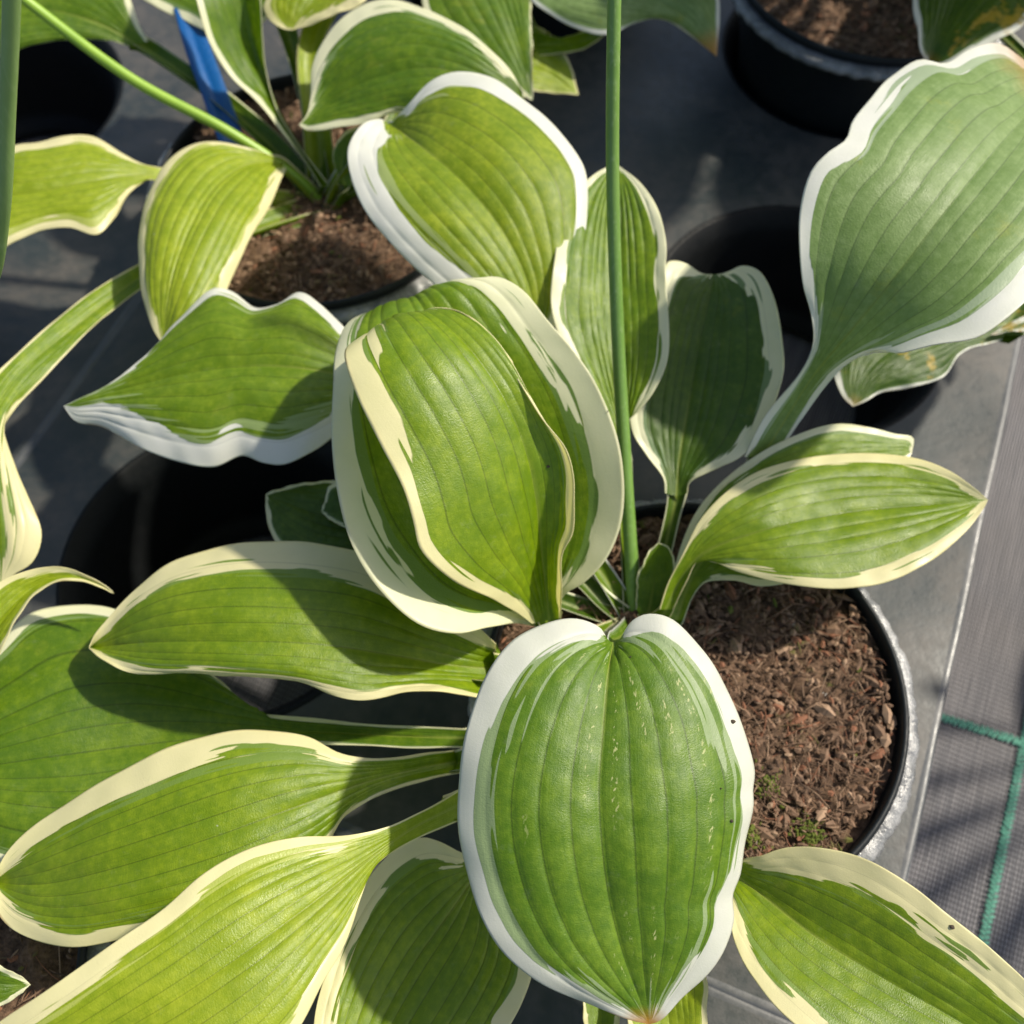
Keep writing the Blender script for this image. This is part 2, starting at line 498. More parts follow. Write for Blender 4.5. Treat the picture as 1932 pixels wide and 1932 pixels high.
# ------------------------------------------------------------------ trays
def ring(cx, cy, r, z, n=64, wob=None):
    a = np.linspace(0, 2 * math.pi, n, endpoint=False)
    rr = r if wob is None else r + wob(a)
    return np.stack([cx + rr * np.cos(a), cy + rr * np.sin(a), np.full(n, z)], 1)

def lathe(name, cx, cy, prof, mat, parent, n=64, label=None, wob=None):
    vs = np.vstack([ring(cx, cy, r, z, n, wob) for r, z in prof])
    return mesh_obj(name, vs, grid_faces(len(prof), n, closed=True), mat, parent, label=label)

def make_tray(a0, a1, b0, b1, holes, label, z=0.0):
    cx, cy = lat((a0 + a1) / 2, (b0 + b1) / 2)
    t = empty("carrying_tray", (cx, cy, GZ), label, "plant tray", "plant trays standing edge to edge on the ground fabric")
    rr = 8.1
    r0 = 1.2                                  # rounded tray corners
    outer = []
    for (ca, cb, st) in ((a1 - r0, b1 - r0, 0), (a0 + r0, b1 - r0, 90), (a0 + r0, b0 + r0, 180), (a1 - r0, b0 + r0, 270)):
        for k in range(7):
            th = math.radians(st + k * 15)
            outer.append((ca + r0 * math.cos(th), cb + r0 * math.sin(th)))
    tmp = []                                  # subdivide the straight sides
    for q0, q1 in zip(outer, outer[1:] + outer[:1]):
        mm = max(1, int(math.hypot(q1[0] - q0[0], q1[1] - q0[1]) / 1.5))
        tmp += [(q0[0] + (q1[0] - q0[0]) * k / mm, q0[1] + (q1[1] - q0[1]) * k / mm) for k in range(mm)]
    outer = tmp
    n = len(outer)
    verts = [Vector(q) for q in outer]
    loops = [list(range(n))]
    for (ha, hb) in holes:
        o = len(verts)
        for k in range(64):
            th = 2 * math.pi * k / 64
            verts.append(Vector((ha + rr * math.cos(th), hb + rr * math.sin(th))))
        loops.append(list(range(o, o + 64)))
    g = []                                    # inner points keep the sheet evenly meshed so that it can sag a little
    for aa in np.arange(a0 + 1.6, a1 - 1.2, 1.5):
        for bb in np.arange(b0 + 1.6, b1 - 1.2, 1.5):
            if all((aa - ha) ** 2 + (bb - hb) ** 2 > (rr + .7) ** 2 for ha, hb in holes):
                verts.append(Vector((aa, bb)))
    edges = [(l[i], l[(i + 1) % len(l)]) for l in loops for i in range(len(l))]
    vo, eo, fo, ov, oe, of = geometry.delaunay_2d_cdt(verts, edges, [], 0, 1e-6)
    faces = []
    for f in fo:
        c = sum((vo[i] for i in f), Vector((0, 0))) / len(f)
        if all((c.x - ha) ** 2 + (c.y - hb) ** 2 > (rr * .992) ** 2 for ha, hb in holes) and a0 < c.x < a1 and b0 < c.y < b1:
            faces.append(tuple(f))
    pts = []
    for q in vo:
        x, y = lat(q.x, q.y)
        dd = min([abs(math.hypot(q.x - ha, q.y - hb) - rr) for ha, hb in holes] + [q.x - a0, a1 - q.x, q.y - b0, b1 - q.y])
        k = min(1, max(0, dd / 3.0)); k = k * k * (3 - 2 * k)
        sag = (.10 * math.sin(q.x * .55 + q.y * .2) + .08 * math.sin(q.y * .7 - q.x * .3)) * k
        pts.append((x, y, z + sag))
    # lattice frame is left handed for (a,b): fix winding so that normals look up
    fx = []
    for f in faces:
        p0, p1, p2 = (np.array(pts[i][:2]) for i in f[:3])
        cr = (p1 - p0)[0] * (p2 - p0)[1] - (p1 - p0)[1] * (p2 - p0)[0]
        fx.append(f if cr > 0 else f[::-1])
    mesh_obj("deck", pts, fx, M_TRAY, t)
    # rolled rim and skirt all the way round
    prof = [(-.05, -.005), (.06, .006), (.16, .012), (.24, .004), (.31, -.03), (.36, -.10), (.38, -.3), (.40, -3.0), (.46, GZ + .25)]
    vs = []
    oc = np.array(outer)
    nx = np.roll(oc, -1, 0) - np.roll(oc, 1, 0)
    nn = np.stack([nx[:, 1], -nx[:, 0]], 1); nn /= np.linalg.norm(nn, axis=1)[:, None]
    # subdivide the long sides for a slightly uneven edge
    dense, dn = [], []
    for i in range(n):
        p, q = oc[i], oc[(i + 1) % n]
        m = max(1, int(np.linalg.norm(q - p) / 1.2))
        for k in range(m):
            f = k / m
            dense.append(p + (q - p) * f); dn.append(nn[i] * (1 - f) + nn[(i + 1) % n] * f)
    dense, dn = np.array(dense), np.array(dn)
    wob = .05 * np.sin(np.arange(len(dense)) * .9) + rng.normal(0, .012, len(dense))
    for o_, h in prof:
        for (q, nrm, wv) in zip(dense, dn, wob):
            pp = q + nrm * (o_ + wv * .5 * (o_ > 0))
            x, y = lat(*pp)
            vs.append((x, y, z + h + wv * .25 * (o_ > 0)))
    mesh_obj("tray_rim", vs, grid_faces(len(prof), len(dense), closed=True, flip=False), M_RIM, t)
    for (ha, hb) in holes:
        x, y = lat(ha, hb)
        lathe("pocket", x, y, [(rr + .02, .0), (rr - .05, .03), (rr - .16, .02), (rr - .28, -.08), (rr - .75, -.75), (rr - .92, -1.3), (rr - 1.1, -3.0),
                               (rr - 1.6, -6.6), (rr - 1.9, -7.3), (rr - 2.7, -7.5), (rr - 2.7, -7.65)], M_POCKET, t)
    return t

POT_MAIN = (0, 0); POT_B = (26.0, 18.6); POT_D = (3.2, 46.4)
make_tray(-10.5, 34.5, -8.9, 70, [(0, 0), (.8, 24.5), (3.2, 46.6), (22.1, -.2), (25.6, 19.2), (25.4, 46.0)],
          "dusty grey plastic plant tray with a bright right edge beside the bare fabric")
make_tray(35.0, 80, -8.9, 70, [(51.8, 22.6), (48.0, 0.5), (50, 47)],
          "dusty grey plastic plant tray left of the thin dark seam")
make_tray(-10.5, 34.5, -90, -9.5, [(24, -21.0), (1.5, -21.5)],
          "dusty grey plastic plant tray below the cross seam at the bottom of the photo")

# ------------------------------------------------------------------ pots with soil
POT_R, RIM_Z = 8.25, 6.0
def make_pot(cx, cy, label, fibres=1500, moss=()):
    t = empty("plant_pot", (cx, cy, GZ), label, "plant pot", "black plastic pots standing in the trays")
    lathe("pot_wall", cx, cy, [(5.2, GZ + .12), (5.6, GZ + .15), (5.85, GZ + .6), (7.0, 0.6), (7.75, 4.7)], M_POT, t)
    bumps = lambda a: .05 * np.sin(a * 110) + .03 * np.sin(a * 37 + 1) + .02 * np.sin(a * 171)
    n = 420
    fl = [(7.72, 4.7), (8.45, 4.78), (8.72, 5.02), (8.80, 5.22), (8.66, 5.40), (8.40, 5.46), (8.1, 5.44)]
    vs = []
    ang = np.linspace(0, 2 * math.pi, n, endpoint=False)
    dent = np.sin(ang * 46 + 1.5 * np.sin(ang * 11) + np.sin(ang * 23)) * .25 + .5
    rnd = rng.normal(0, 1, n)
    rnd = (rnd + np.roll(rnd, 1) + np.roll(rnd, 2)) / 3
    for i, (r, z) in enumerate(fl):
        k = (0, .3, .8, 1, 1, .6, 0)[i]
        rr = r + k * (.07 * dent + .05 * rnd)
        zz = z + k * (.03 * np.cos(ang * 46 + 1.5 * np.sin(ang * 11) + np.sin(ang * 23)) + .07 * np.roll(rnd, 2 + i))
        vs.append(np.stack([cx + rr * np.cos(ang), cy + rr * np.sin(ang), zz], 1))
    mesh_obj("flange", np.vstack(vs), grid_faces(len(fl), n, closed=True), M_LIP, t)
    lathe("rim", cx, cy, [(8.05, 5.3), (8.20, 5.6), (8.25, 5.86), (8.16, 6.0), (8.08, 6.03), (8.0, 5.98), (7.96, 5.8), (7.93, 5.2), (7.85, 4.6), (7.8, 4.3)], M_POT, t, 96)
    # soil, a lumpy disc
    rs = np.concatenate([[0.02], np.linspace(.25, 7.92, 44)])
    na = 150
    vs = []
    for r in rs:
        a = np.linspace(0, 2 * math.pi, na, endpoint=False)
        x, y = r * np.cos(a), r * np.sin(a)
        z = 5.38 + .16 * np.sin(x * 1.3 + cx) * np.cos(y * 1.1 + cy) + .09 * np.sin(x * 3.1 + y * 2.3) + .06 * np.sin(x * 5.3 - y * 6.1)
        z = z + rng.normal(0, .045, na) - .25 * (r / 7.7) ** 6
        vs.append(np.stack([cx + x, cy + y, z], 1))
    soil = mesh_obj("potting_soil", np.vstack(vs), grid_faces(len(rs), na, closed=True), M_SOIL, t)
    soil["kind"] = "stuff"
    # coir strands and chips
    V, F, FM = [], [], []
    for i in range(fibres):
        r = 7.8 * math.sqrt(rng.random()); a = rng.random() * 2 * math.pi
        p = np.array([cx + r * math.cos(a), cy + r * math.sin(a), 5.41 + rng.random() * .28])
        th = rng.random() * 2 * math.pi
        chip = rng.random() < .48
        big = chip and rng.random() < .05
        ms = None
        if moss and i < 700:                       # little cushions of moss: many short green crumbs
            ms = moss[i % len(moss)]
            rr_, aa_ = abs(rng.normal(0, .42)), rng.random() * 6.283
            p = np.array([ms[0] + rr_ * math.cos(aa_), ms[1] + rr_ * math.sin(aa_), 5.44 + .30 * math.exp(-(rr_ / .4) ** 2) * rng.random() + .08])
            chip, big = True, False
        ln = rng.uniform(.10, .38) if chip else rng.exponential(.75) + .35
        if big: ln = rng.uniform(.4, .85)
        if ms is not None: ln = rng.uniform(.08, .2)
        ln = min(ln, 2.6)
        w = rng.uniform(.04, .15) if chip else rng.uniform(.010, .032)
        if big: w = rng.uniform(.12, .26)
        if ms is not None: w = rng.uniform(.03, .06)
        d = np.array([math.cos(th), math.sin(th), rng.normal(0, .28)])
        bend = rng.normal(0, .16)
        nseg = 2 if chip else 4
        o = len(V)
        q = p - d * ln / 2
        ok = True
        for k in range(nseg + 1):
            s = np.array([-d[1], d[0], rng.normal(0, .25)]); s /= np.linalg.norm(s)
            up = np.array([0, 0, 1.0])
            tw = w * (1 if 0 < k < nseg else .45)
            if math.hypot(q[0] - cx, q[1] - cy) > 7.88: ok = False
            V += [q - s * tw, q + up * tw * (.7 if chip else 1), q + s * tw]
            q = q + d * ln / nseg
            c_, s_ = math.cos(bend), math.sin(bend)
            d = np.array([d[0] * c_ - d[1] * s_, d[0] * s_ + d[1] * c_, d[2] - .12])
        if not ok:
            del V[o:]; continue
        mi = 3 if ms is not None and rng.random() < .8 else int(rng.choice(4, p=[.70, .17, .12, .01]))
        for k in range(nseg):
            b0 = o + 3 * k
            F += [(b0, b0 + 1, b0 + 4, b0 + 3), (b0 + 1, b0 + 2, b0 + 5, b0 + 4)]
            FM += [mi, mi]
    mesh_obj("coir_strands", V, F, None, t, kind="stuff", mats=M_FIB, fmat=FM, smooth=False)
    return t

def grain(px, py, z, size, parent, mat, name, el=(1, .6, .5), rot=0.0):
    c = P(px, py, z)
    vs, fs = [], []
    nu, nv = 6, 9
    for i in range(nu + 1):
        ph = math.pi * i / nu
        for j in range(nv):
            th = 2 * math.pi * j / nv
            k = 1 + rng.normal(0, .09)
            x, y, zz = math.sin(ph) * math.cos(th) * el[0] * k, math.sin(ph) * math.sin(th) * el[1] * k, math.cos(ph) * el[2] * k
            vs.append(c + size * np.array([x * math.cos(rot) - y * math.sin(rot), x * math.sin(rot) + y * math.cos(rot), zz]))
    return mesh_obj(name, vs, grid_faces(nu + 1, nv, closed=True), mat, parent)

pA = make_pot(*lat(*POT_MAIN), "black plastic pot of brown coir under the large centre hosta", 6300, moss=[tuple(P(x, y, 5.4)[:2]) for x, y in ((1412, 1580), (1525, 1572), (1448, 1482))])
pB = make_pot(*lat(*POT_B), "black plastic pot with a blue label, behind the centre hosta at upper left", 2600)
pD = make_pot(*lat(*POT_D), "black plastic pot with its side showing, top right behind the largest bluish leaf", 2000)
pF = make_pot(*lat(24, -20.8), "black plastic pot of dark soil mostly hidden below the lowest left leaves", 1200)
pC = make_pot(*lat(48.0, .5), "black plastic pot at the left, its plant sending a thick stalk up the left edge", 600)
pG = make_pot(*lat(25.4, 46.2), "black plastic pot hidden behind the leaves at the top of the photo", 600)
for (x, y, s, r, el) in ((1495, 1175, .26, 2.0, (1, .42, .4)), (1552, 1312, .22, .8, (1, .55, .5)), (1420, 1585, .30, .4, (1, .7, .5)),
                         (1445, 1470, .2, 1.1, (1, .5, .5)), (1600, 1440, .2, .2, (1, .7, .6))):
    grain(x, y, 5.45, s, pA, M_PALE if s > .21 else M_FIB[1], "perlite_grain" if s > .21 else "bark_chip", el, r)
for (x, y, s) in ((615, 515, .26), (600, 408, .28), (705, 405, .24), (640, 385, .18), (548, 300, .18)):
    grain(x, y, 5.5, s, pB, M_FIB[1], "bark_chip", (1, .8, .7), .5)

# ------------------------------------------------------------------ leaves
def put_attrs(me, uv, dat, vein):
    lay = me.uv_layers.new(name="uv")
    li = np.empty(len(me.loops), int); me.loops.foreach_get("vertex_index", li)
    lay.data.foreach_set("uv", uv[li].astype(np.float32).ravel())
    a = me.attributes.new("dat", 'FLOAT_COLOR', 'POINT'); a.data.foreach_set("color", dat.astype(np.float32).ravel())
    b_ = me.attributes.new("vein", 'FLOAT', 'POINT'); b_.data.foreach_set("value", vein.astype(np.float32).ravel())

LEAF_N = [0]
def leaf(plant, L, M, R, mat, margin=(.8, .8), stalk=None, nv=6, furrow=.055, arch=.05, ruffle=.05, N=84, fold=2.0,
         sw=.55, seed=None, label=None, specks=(), tipm=.5, basem=.35, world_pts=None):
    LEAF_N[0] += 1
    sd = (LEAF_N[0] * .6180339) % 1.0 if seed is None else seed
    Lp, Mp, Rp = (catmull(trace(c), N) for c in (L, M, R))
    u = np.linspace(0, 1, N)
    per = 10
    nc = 2 * nv * per + 1
    v = np.linspace(-1, 1, nc)
    av = np.abs(v)
    half_d = (Rp - Lp) / 2
    mid = (Rp + Lp) / 2 - Mp
    X = Mp[:, None, :] + half_d[:, None, :] * v[None, :, None] + mid[:, None, :] * (av ** fold)[None, :, None]
    def normals(X):
        du = np.gradient(X, axis=0); dv = np.gradient(X, axis=1)
        n = np.cross(dv, du)
        ln = np.linalg.norm(n, axis=2, keepdims=True)
        n = n / np.maximum(ln, 1e-9)
        return n
    hwL = np.linalg.norm(Lp - Mp, axis=1); hwR = np.linalg.norm(Rp - Mp, axis=1)
    hw = np.where(v[None, :] < 0, hwL[:, None], hwR[:, None])
    n = normals(X)
    # the upper side: use the one that looks up on average
    if n[..., 2].mean() < 0: n = -n
    sgn = 1
    taper = np.clip(np.minimum(u / .06, (1 - u) / .10), 0, 1)
    env = np.clip(hw / 1.6, 0, 1) * taper[:, None]
    rv = np.random.default_rng(int(sd * 9973))
    warp = av ** .93
    for k_ in (1, 2, 3):
        warp = warp + rv.normal(0, .022) * np.sin(np.pi * k_ * warp) * np.where(v < 0, 1, rv.uniform(.3, 1.2))
    warp = np.clip(warp, 0, 1)
    s = warp * nv
    fr_ = np.abs(s - np.round(s))
    fc = s - np.floor(s)
    fur = .72 * (1 - np.exp(-fr_ / .10)) + .34 * np.sin(np.pi * fc) + .10 * (fc - .5) * (1 - np.exp(-fr_ / .05))
    h = arch * hw * np.sin(np.pi * np.clip(av, 0, 1))[None, :] * taper[:, None]
    h = h + .86 * furrow * (.72 + .28 * np.sin(u * 9 + sd * 40))[:, None] * fur[None, :] * env * (1 - .6 * av[None, :] ** 5)
    ph = rng.uniform(0, 6.28, 8)
    uu = u[:, None]; vv = v[None, :]
    h = h + ruffle * (av ** 5)[None, :] * np.sin(uu * 17 + ph[0] + vv * 2) * taper[:, None]
    h = h + ruffle * .6 * (av ** 8)[None, :] * np.sin(uu * 43 + ph[1] + vv * 3) * taper[:, None]
    h = h + .06 * np.sin(uu * 7 + ph[2]) * np.sin(vv * 3 + ph[3]) * env + .03 * np.sin(uu * 15 + ph[4] + vv * 4) * np.sin(vv * 7 + ph[5]) * env
    # quilting between the veins
    h = h + .012 * np.sin(uu * 60 + np.floor(s)[None, :] * 2.1 + 2 * np.sin(uu * 13 + np.floor(s)[None, :])) * fur[None, :] * env
    X = X + n * h[..., None]
    # a rolled lip gives the margin its thickness
    n2 = normals(X)
    if (n2 * n).sum() < 0: n2 = -n2
    lipL = X[:, :1] - n2[:, :1] * .035; lipR = X[:, -1:] - n2[:, -1:] * .035
    inL = X[:, :1] - n2[:, :1] * .04 + (X[:, 3:4] - X[:, :1]) * .5; inR = X[:, -1:] - n2[:, -1:] * .04 + (X[:, -4:-3] - X[:, -1:]) * .5
    XX = np.concatenate([inL, lipL, X, lipR, inR], 1)
    ncc = nc + 4
    vx = np.concatenate([[-1, -1], v, [1, 1]])
    edge = (1 - np.abs(vx))[None, :] * np.concatenate([hw[:, :1], hw[:, :1], hw, hw[:, -1:], hw[:, -1:]], 1)
    # distance to the tip also counts as distance to the rim
    prof = (1 - (1 - basem) * np.exp(-u / .10)) * (1 - (1 - tipm) * np.clip((u - .8) / .2, 0, 1))
    mg = [np.interp(u, np.linspace(0, 1, len(m_)), m_) if isinstance(m_, (list, tuple)) else m_ * prof for m_ in margin]
    mw = np.where(vx[None, :] < 0, mg[0][:, None], mg[1][:, None])
    hw4 = np.concatenate([hw[:, :1], hw[:, :1], hw, hw[:, -1:], hw[:, -1:]], 1)
    mw = np.minimum(mw, .62 * hw4 * np.where(uu < .5, np.clip((hw4 - .4) / 1.7, .07, 1), 1) + .02)
    uvs = np.stack(np.broadcast_arrays((vx * .5 + .5)[None, :], uu), -1).reshape(-1, 2)
    dat = np.stack(np.broadcast_arrays(edge, mw, sd, np.concatenate([hw[:, :1], hw[:, :1], hw, hw[:, -1:], hw[:, -1:]], 1)), -1).reshape(-1, 4)
    vein = np.broadcast_to(np.concatenate([[nv, nv], s, [nv, nv]])[None, :], (N, ncc)).reshape(-1)
    fl = np.cross(XX[1, ncc // 2] - XX[0, ncc // 2], XX[0, ncc // 2 + 1] - XX[0, ncc // 2])
    V = XX.reshape(-1, 3)
    F = grid_faces(N, ncc)
    k = (N // 2) * ncc + ncc // 2
    a, b_, c = V[k], V[k + 1], V[k + ncc]
    if np.dot(np.cross(b_ - a, c - a), n[N // 2, nc // 2]) < 0:
        F = grid_faces(N, ncc, flip=True)
    o = mesh_obj("leaf", V, F, mat, plant, label=label)
    put_attrs(o.data, uvs, dat, vein)
    if stalk is not None:
        j = max(2, int(N * .035))
        make_leaf_stalk(o, stalk, mat, sw, sd, float(np.linalg.norm(Rp[0] - Lp[0])), head=Mp[j] - np.array([0, 0, .10]))
    for (px, py, sz) in specks:
        qx, qy = proj(X.reshape(-1, 3))
        i = int(np.argmin((qx - px) ** 2 + (qy - py) ** 2))
        pt = X.reshape(-1, 3)[i] + n2.reshape(-1, 3)[i] * .02
        add_speck(o, pt, sz)
    return o

def add_speck(parent, c, sz):
    vs, fs = [], []
    for i in range(5):
        ph = math.pi * i / 4
        for j in range(8):
            th = 2 * math.pi * j / 8
            k = 1 + rng.normal(0, .12)
            vs.append(c + sz * np.array([math.sin(ph) * math.cos(th) * k, .8 * math.sin(ph) * math.sin(th) * k, .35 * math.cos(ph)]))
    mesh_obj("dirt_speck", vs, grid_faces(5, 8, closed=True), M_SPECK, parent)

def make_leaf_stalk(parent, pts, mat, sw, sd, w0, N=34, head=None):
    """channelled stalk from the blade down to the crown; pts start at the blade"""
    W_ = trace(pts)
    if head is not None: W_ = np.vstack([head[None], W_])
    C = catmull(W_, N)
    T = np.gradient(C, axis=0); T /= np.linalg.norm(T, axis=1)[:, None]
    up = np.array([0, 0, 1.0])
    nrm = up[None] - T * (T @ up)[:, None]
    bad = np.linalg.norm(nrm, axis=1) < .25
    nrm[bad] += np.array([0, -1, 0]) - T[bad] * (T[bad] @ np.array([0, -1, 0]))[:, None]
    for _ in range(3):
        nrm[1:-1] = (nrm[:-2] + nrm[1:-1] + nrm[2:]) / 3
    nrm /= np.linalg.norm(nrm, axis=1)[:, None]
    side = np.cross(nrm, T)
    f = np.linspace(0, 1, N)
    w = (sw + (w0 - sw) * np.exp(-f / .12)) * (1 + .65 * f ** 1.5) / 2
    vt = np.linspace(-1, 1, 9)
    vb = np.linspace(1, -1, 8)[1:-1]
    cols, vv, top = [], [], []
    for x in vt:
        cols.append(C + side * (w * x)[:, None] + nrm * (w * .75 * (x * x - 1) + w * .45)[:, None]); vv.append(x); top.append(1)
    for x in vb:
        cols.append(C + side * (w * x * .98)[:, None] + nrm * (-w * (.95 * math.sqrt(1 - x * x) + .22) + w * .45)[:, None]); vv.append(x); top.append(0)
    X = np.stack(cols, 1); nc = X.shape[1]
    vv, top = np.array(vv), np.array(top)
    V = X.reshape(-1, 3)
    F = grid_faces(N, nc, closed=True)
    a, b_, c = X[N // 2, 4], X[N // 2, 5], X[N // 2 + 1, 4]
    if np.dot(np.cross(b_ - a, c - a), nrm[N // 2]) < 0:
        F = grid_faces(N, nc, closed=True, flip=True)
    edge = np.where(top[None] > 0, (1 - np.abs(vv))[None] * w[:, None], .6)
    dat = np.stack(np.broadcast_arrays(edge, np.full((N, nc), .05), sd, w[:, None]), -1).reshape(-1, 4)
    uvs = np.stack(np.broadcast_arrays((vv * .5 + .5)[None], (1 - f)[:, None] * .05), -1).reshape(-1, 2)
    vein = np.broadcast_to((np.abs(vv) * 2 + .5)[None], (N, nc)).reshape(-1)
    o = mesh_obj("leaf_stalk", V, F, mat, parent)
    put_attrs(o.data, uvs, dat, vein)
    return o

def tube(name, pts, radii, mat, parent, n=16, N=90):
    C = catmull(trace(pts), N)
    r = np.interp(np.linspace(0, 1, N), np.linspace(0, 1, len(radii)), radii)
    T = np.gradient(C, axis=0); T /= np.linalg.norm(T, axis=1)[:, None]
    s = np.cross(T, [0.3, 1, 0.1]); s /= np.linalg.norm(s, axis=1)[:, None]
    b_ = np.cross(T, s)
    a = np.linspace(0, 2 * math.pi, n, endpoint=False)
    X = C[:, None] + r[:, None, None] * (np.cos(a)[None, :, None] * s[:, None] + np.sin(a)[None, :, None] * b_[:, None])
    return mesh_obj(name, X.reshape(-1, 3), grid_faces(N, n, closed=True), mat, parent)

G_PLANT = "variegated hostas growing in the pots"
def plant(px, py, z, label):
    return empty("hosta_plant", P(px, py, z), label, "hosta plant", G_PLANT)

#LEAVES#
def free_leaf(par, cx, cy, ang, r0, r1, w, z0, z1, seed):
    """leaf given by bearing and reach (cm) instead of photo positions"""
    d, n = (math.cos(ang), math.sin(ang)), (-math.sin(ang), math.cos(ang))
    def q(f, s, z):
        x, y = cx + d[0] * (r0 + (r1 - r0) * f) + n[0] * w * s, cy + d[1] * (r0 + (r1 - r0) * f) + n[1] * w * s
        px, py = proj(np.array([x, y, z])); return (float(px), float(py), z)
    k = lambda px, py, z: (px, py, z)
    zz = lambda f: z0 + (z1 - z0) * math.sin(f * 2.2) / .99
    leaf(par, [q(0, .12, zz(0)), q(.3, .8, zz(.3) + .5), q(.6, .95, zz(.6) + .3), q(.85, .5, zz(.85)), q(1, 0, zz(1) - .5)],
         [q(0, 0, zz(0) - .2), q(.35, 0, zz(.35)), q(.7, 0, zz(.7)), q(1, 0, zz(1) - .5)],
         [q(0, -.12, zz(0)), q(.3, -.8, zz(.3) + .5), q(.6, -.95, zz(.6) + .3), q(.85, -.5, zz(.85)), q(1, 0, zz(1) - .5)],
         L_MID, margin=(.35, .35), N=40, nv=5, seed=seed, stalk=[q(0, 0, zz(0) - .3), q(-.5, 0, z0 * .75), q(-1.0 * r0 / (r1 - r0), 0, 5.0)])
# ------------------------------------------------------------------ centre plant
A = plant(1195, 1180, 5.4, "largest hosta in the centre, cream edged leaves, in the pot of sunlit brown coir")
CA = (1196, 1178, 5.2)
# front leaf hanging towards the viewer
leaf(A, [(1146, 1206, 13.6), (1134, 1186, 13.9), (1116, 1175), (1080, 1167, 14.2), (1030, 1175), (970, 1205, 14.5), (915, 1280), (882, 1375), (864, 1470, 13.9), (862, 1560), (880, 1650, 13.2), (908, 1728), (948, 1795), (1000, 1842, 12.2), (1065, 1878), (1130, 1904, 11.4), (1190, 1925), (1225, 1933, 10.9)],
     [(1158, 1212, 13.5), (1147, 1275, 14.2), (1138, 1380, 14.4), (1130, 1490, 14.2), (1136, 1600, 13.7), (1150, 1700, 13.0), (1176, 1800, 12.2), (1205, 1880, 11.4), (1225, 1933, 10.9)],
     [(1170, 1206, 13.6), (1182, 1184, 13.9), (1196, 1169), (1225, 1160, 14.1), (1270, 1171), (1328, 1228, 14.0), (1378, 1308), (1404, 1385, 13.3), (1424, 1455), (1420, 1490), (1421, 1520, 12.8), (1411, 1590), (1400, 1650, 12.2), (1384, 1690), (1386, 1735), (1370, 1780, 11.7), (1330, 1840), (1285, 1885, 11.2), (1247, 1925), (1225, 1933, 10.9)],
     L_FRONT, margin=([.5, .56, .66, .68, .62, .56, .52, .12], [.45, .46, .50, .48, .46, .55, .62, .12]), nv=5, furrow=.085, arch=.075, stalk=[(1158, 1208, 13.3), (1168, 1200, 11), (1182, 1190, 8), CA], ruffle=.06, basem=.9, tipm=.35, seed=.37,
     label="broad white edged leaf hanging towards the viewer at the front", specks=((1384, 1365, .085), (1382, 1552, .06), (1362, 1490, .035), (1190, 1240, .03)))
# inner upright leaf of the centre
leaf(A, [(1003, 1177, 8.8), (985, 1163), (930, 1131, 11.2), (850, 1092), (793, 1036, 14.0), (780, 985), (760, 920, 15.2), (722, 845), (680, 762, 16.3), (656, 700), (650, 672, 16.3), (662, 650, 15.6), (700, 650, 13.9), (740, 690, 12.4)],
     [(1036, 1170, 8.5), (1028, 1110, 9.5), (1019, 1020, 11.2), (1010, 930, 12.7), (985, 830, 14.1), (941, 735, 15.3), (888, 660, 15.9), (838, 610, 15.8), (800, 590, 15.3), (770, 610, 14.0), (740, 690, 12.4)],
     [(1056, 1166, 8.8), (1060, 1110, 10.6), (1064, 1045, 11.6), (1081, 1008), (1082, 950, 12.9), (1080, 900), (1064, 848, 14.1), (1030, 800), (990, 738, 15.2), (945, 668), (903, 616, 15.7), (860, 588), (825, 585, 15.3), (790, 600, 14.0), (740, 690, 12.4)],
     L_MID, margin=([.3, .36, .34, .36, .62, .95, 1.1], [.22, .28, .32, .30, .28, .28, .3]), nv=6, furrow=.055, arch=.07, stalk=[(1036, 1172, 8.4), (1060, 1215, 7.4), (1130, 1225, 6.1), CA], ruffle=.03, seed=.52, tipm=3.2,
     label="arched leaf with curled yellowish tip lying over the broad cupped leaf", specks=((1033, 878, .07),))
# broad cupped leaf behind it
leaf(A, [(1000, 1180, 8.0), (975, 1176), (920, 1186, 10.4), (860, 1195), (790, 1176, 11.9), (718, 1110), (665, 1030, 12.9), (640, 945), (627, 850, 13.5), (628, 740), (633, 660, 13.6), (658, 612), (690, 600, 12.4), (740, 640, 10.5)],
     [(1030, 1180, 8.0), (1010, 1100, 8.5), (970, 980, 9.4), (920, 850, 10.8), (865, 720, 12.4), (820, 630, 13.4), (795, 575, 13.8), (780, 560, 13.2), (765, 590, 11.6), (740, 640, 10.5)],
     [(1050, 1165, 8.2), (1062, 1125), (1100, 1101, 9.5), (1142, 1060), (1166, 1010, 10.6), (1178, 950), (1175, 880, 11.7), (1155, 800), (1120, 720, 12.8), (1080, 660), (1030, 600, 13.6), (985, 546), (938, 522, 14.0), (900, 526), (850, 545, 13.6), (800, 585, 12.0), (740, 640, 10.5)],
     L_IVORY, margin=([.40, .62, .80, .80, .75, .7, .6], [.35, .6, .9, 1.1, .95, .8, .6]), nv=6, furrow=.065, arch=.06, stalk=[(1030, 1182, 7.8), (1060, 1225, 6.8), (1130, 1225, 5.8), CA], ruffle=.03, seed=.81, tipm=1,
     label="broad cupped leaf with wide ivory margins behind the arched leaf", specks=((1175, 762, .03),))
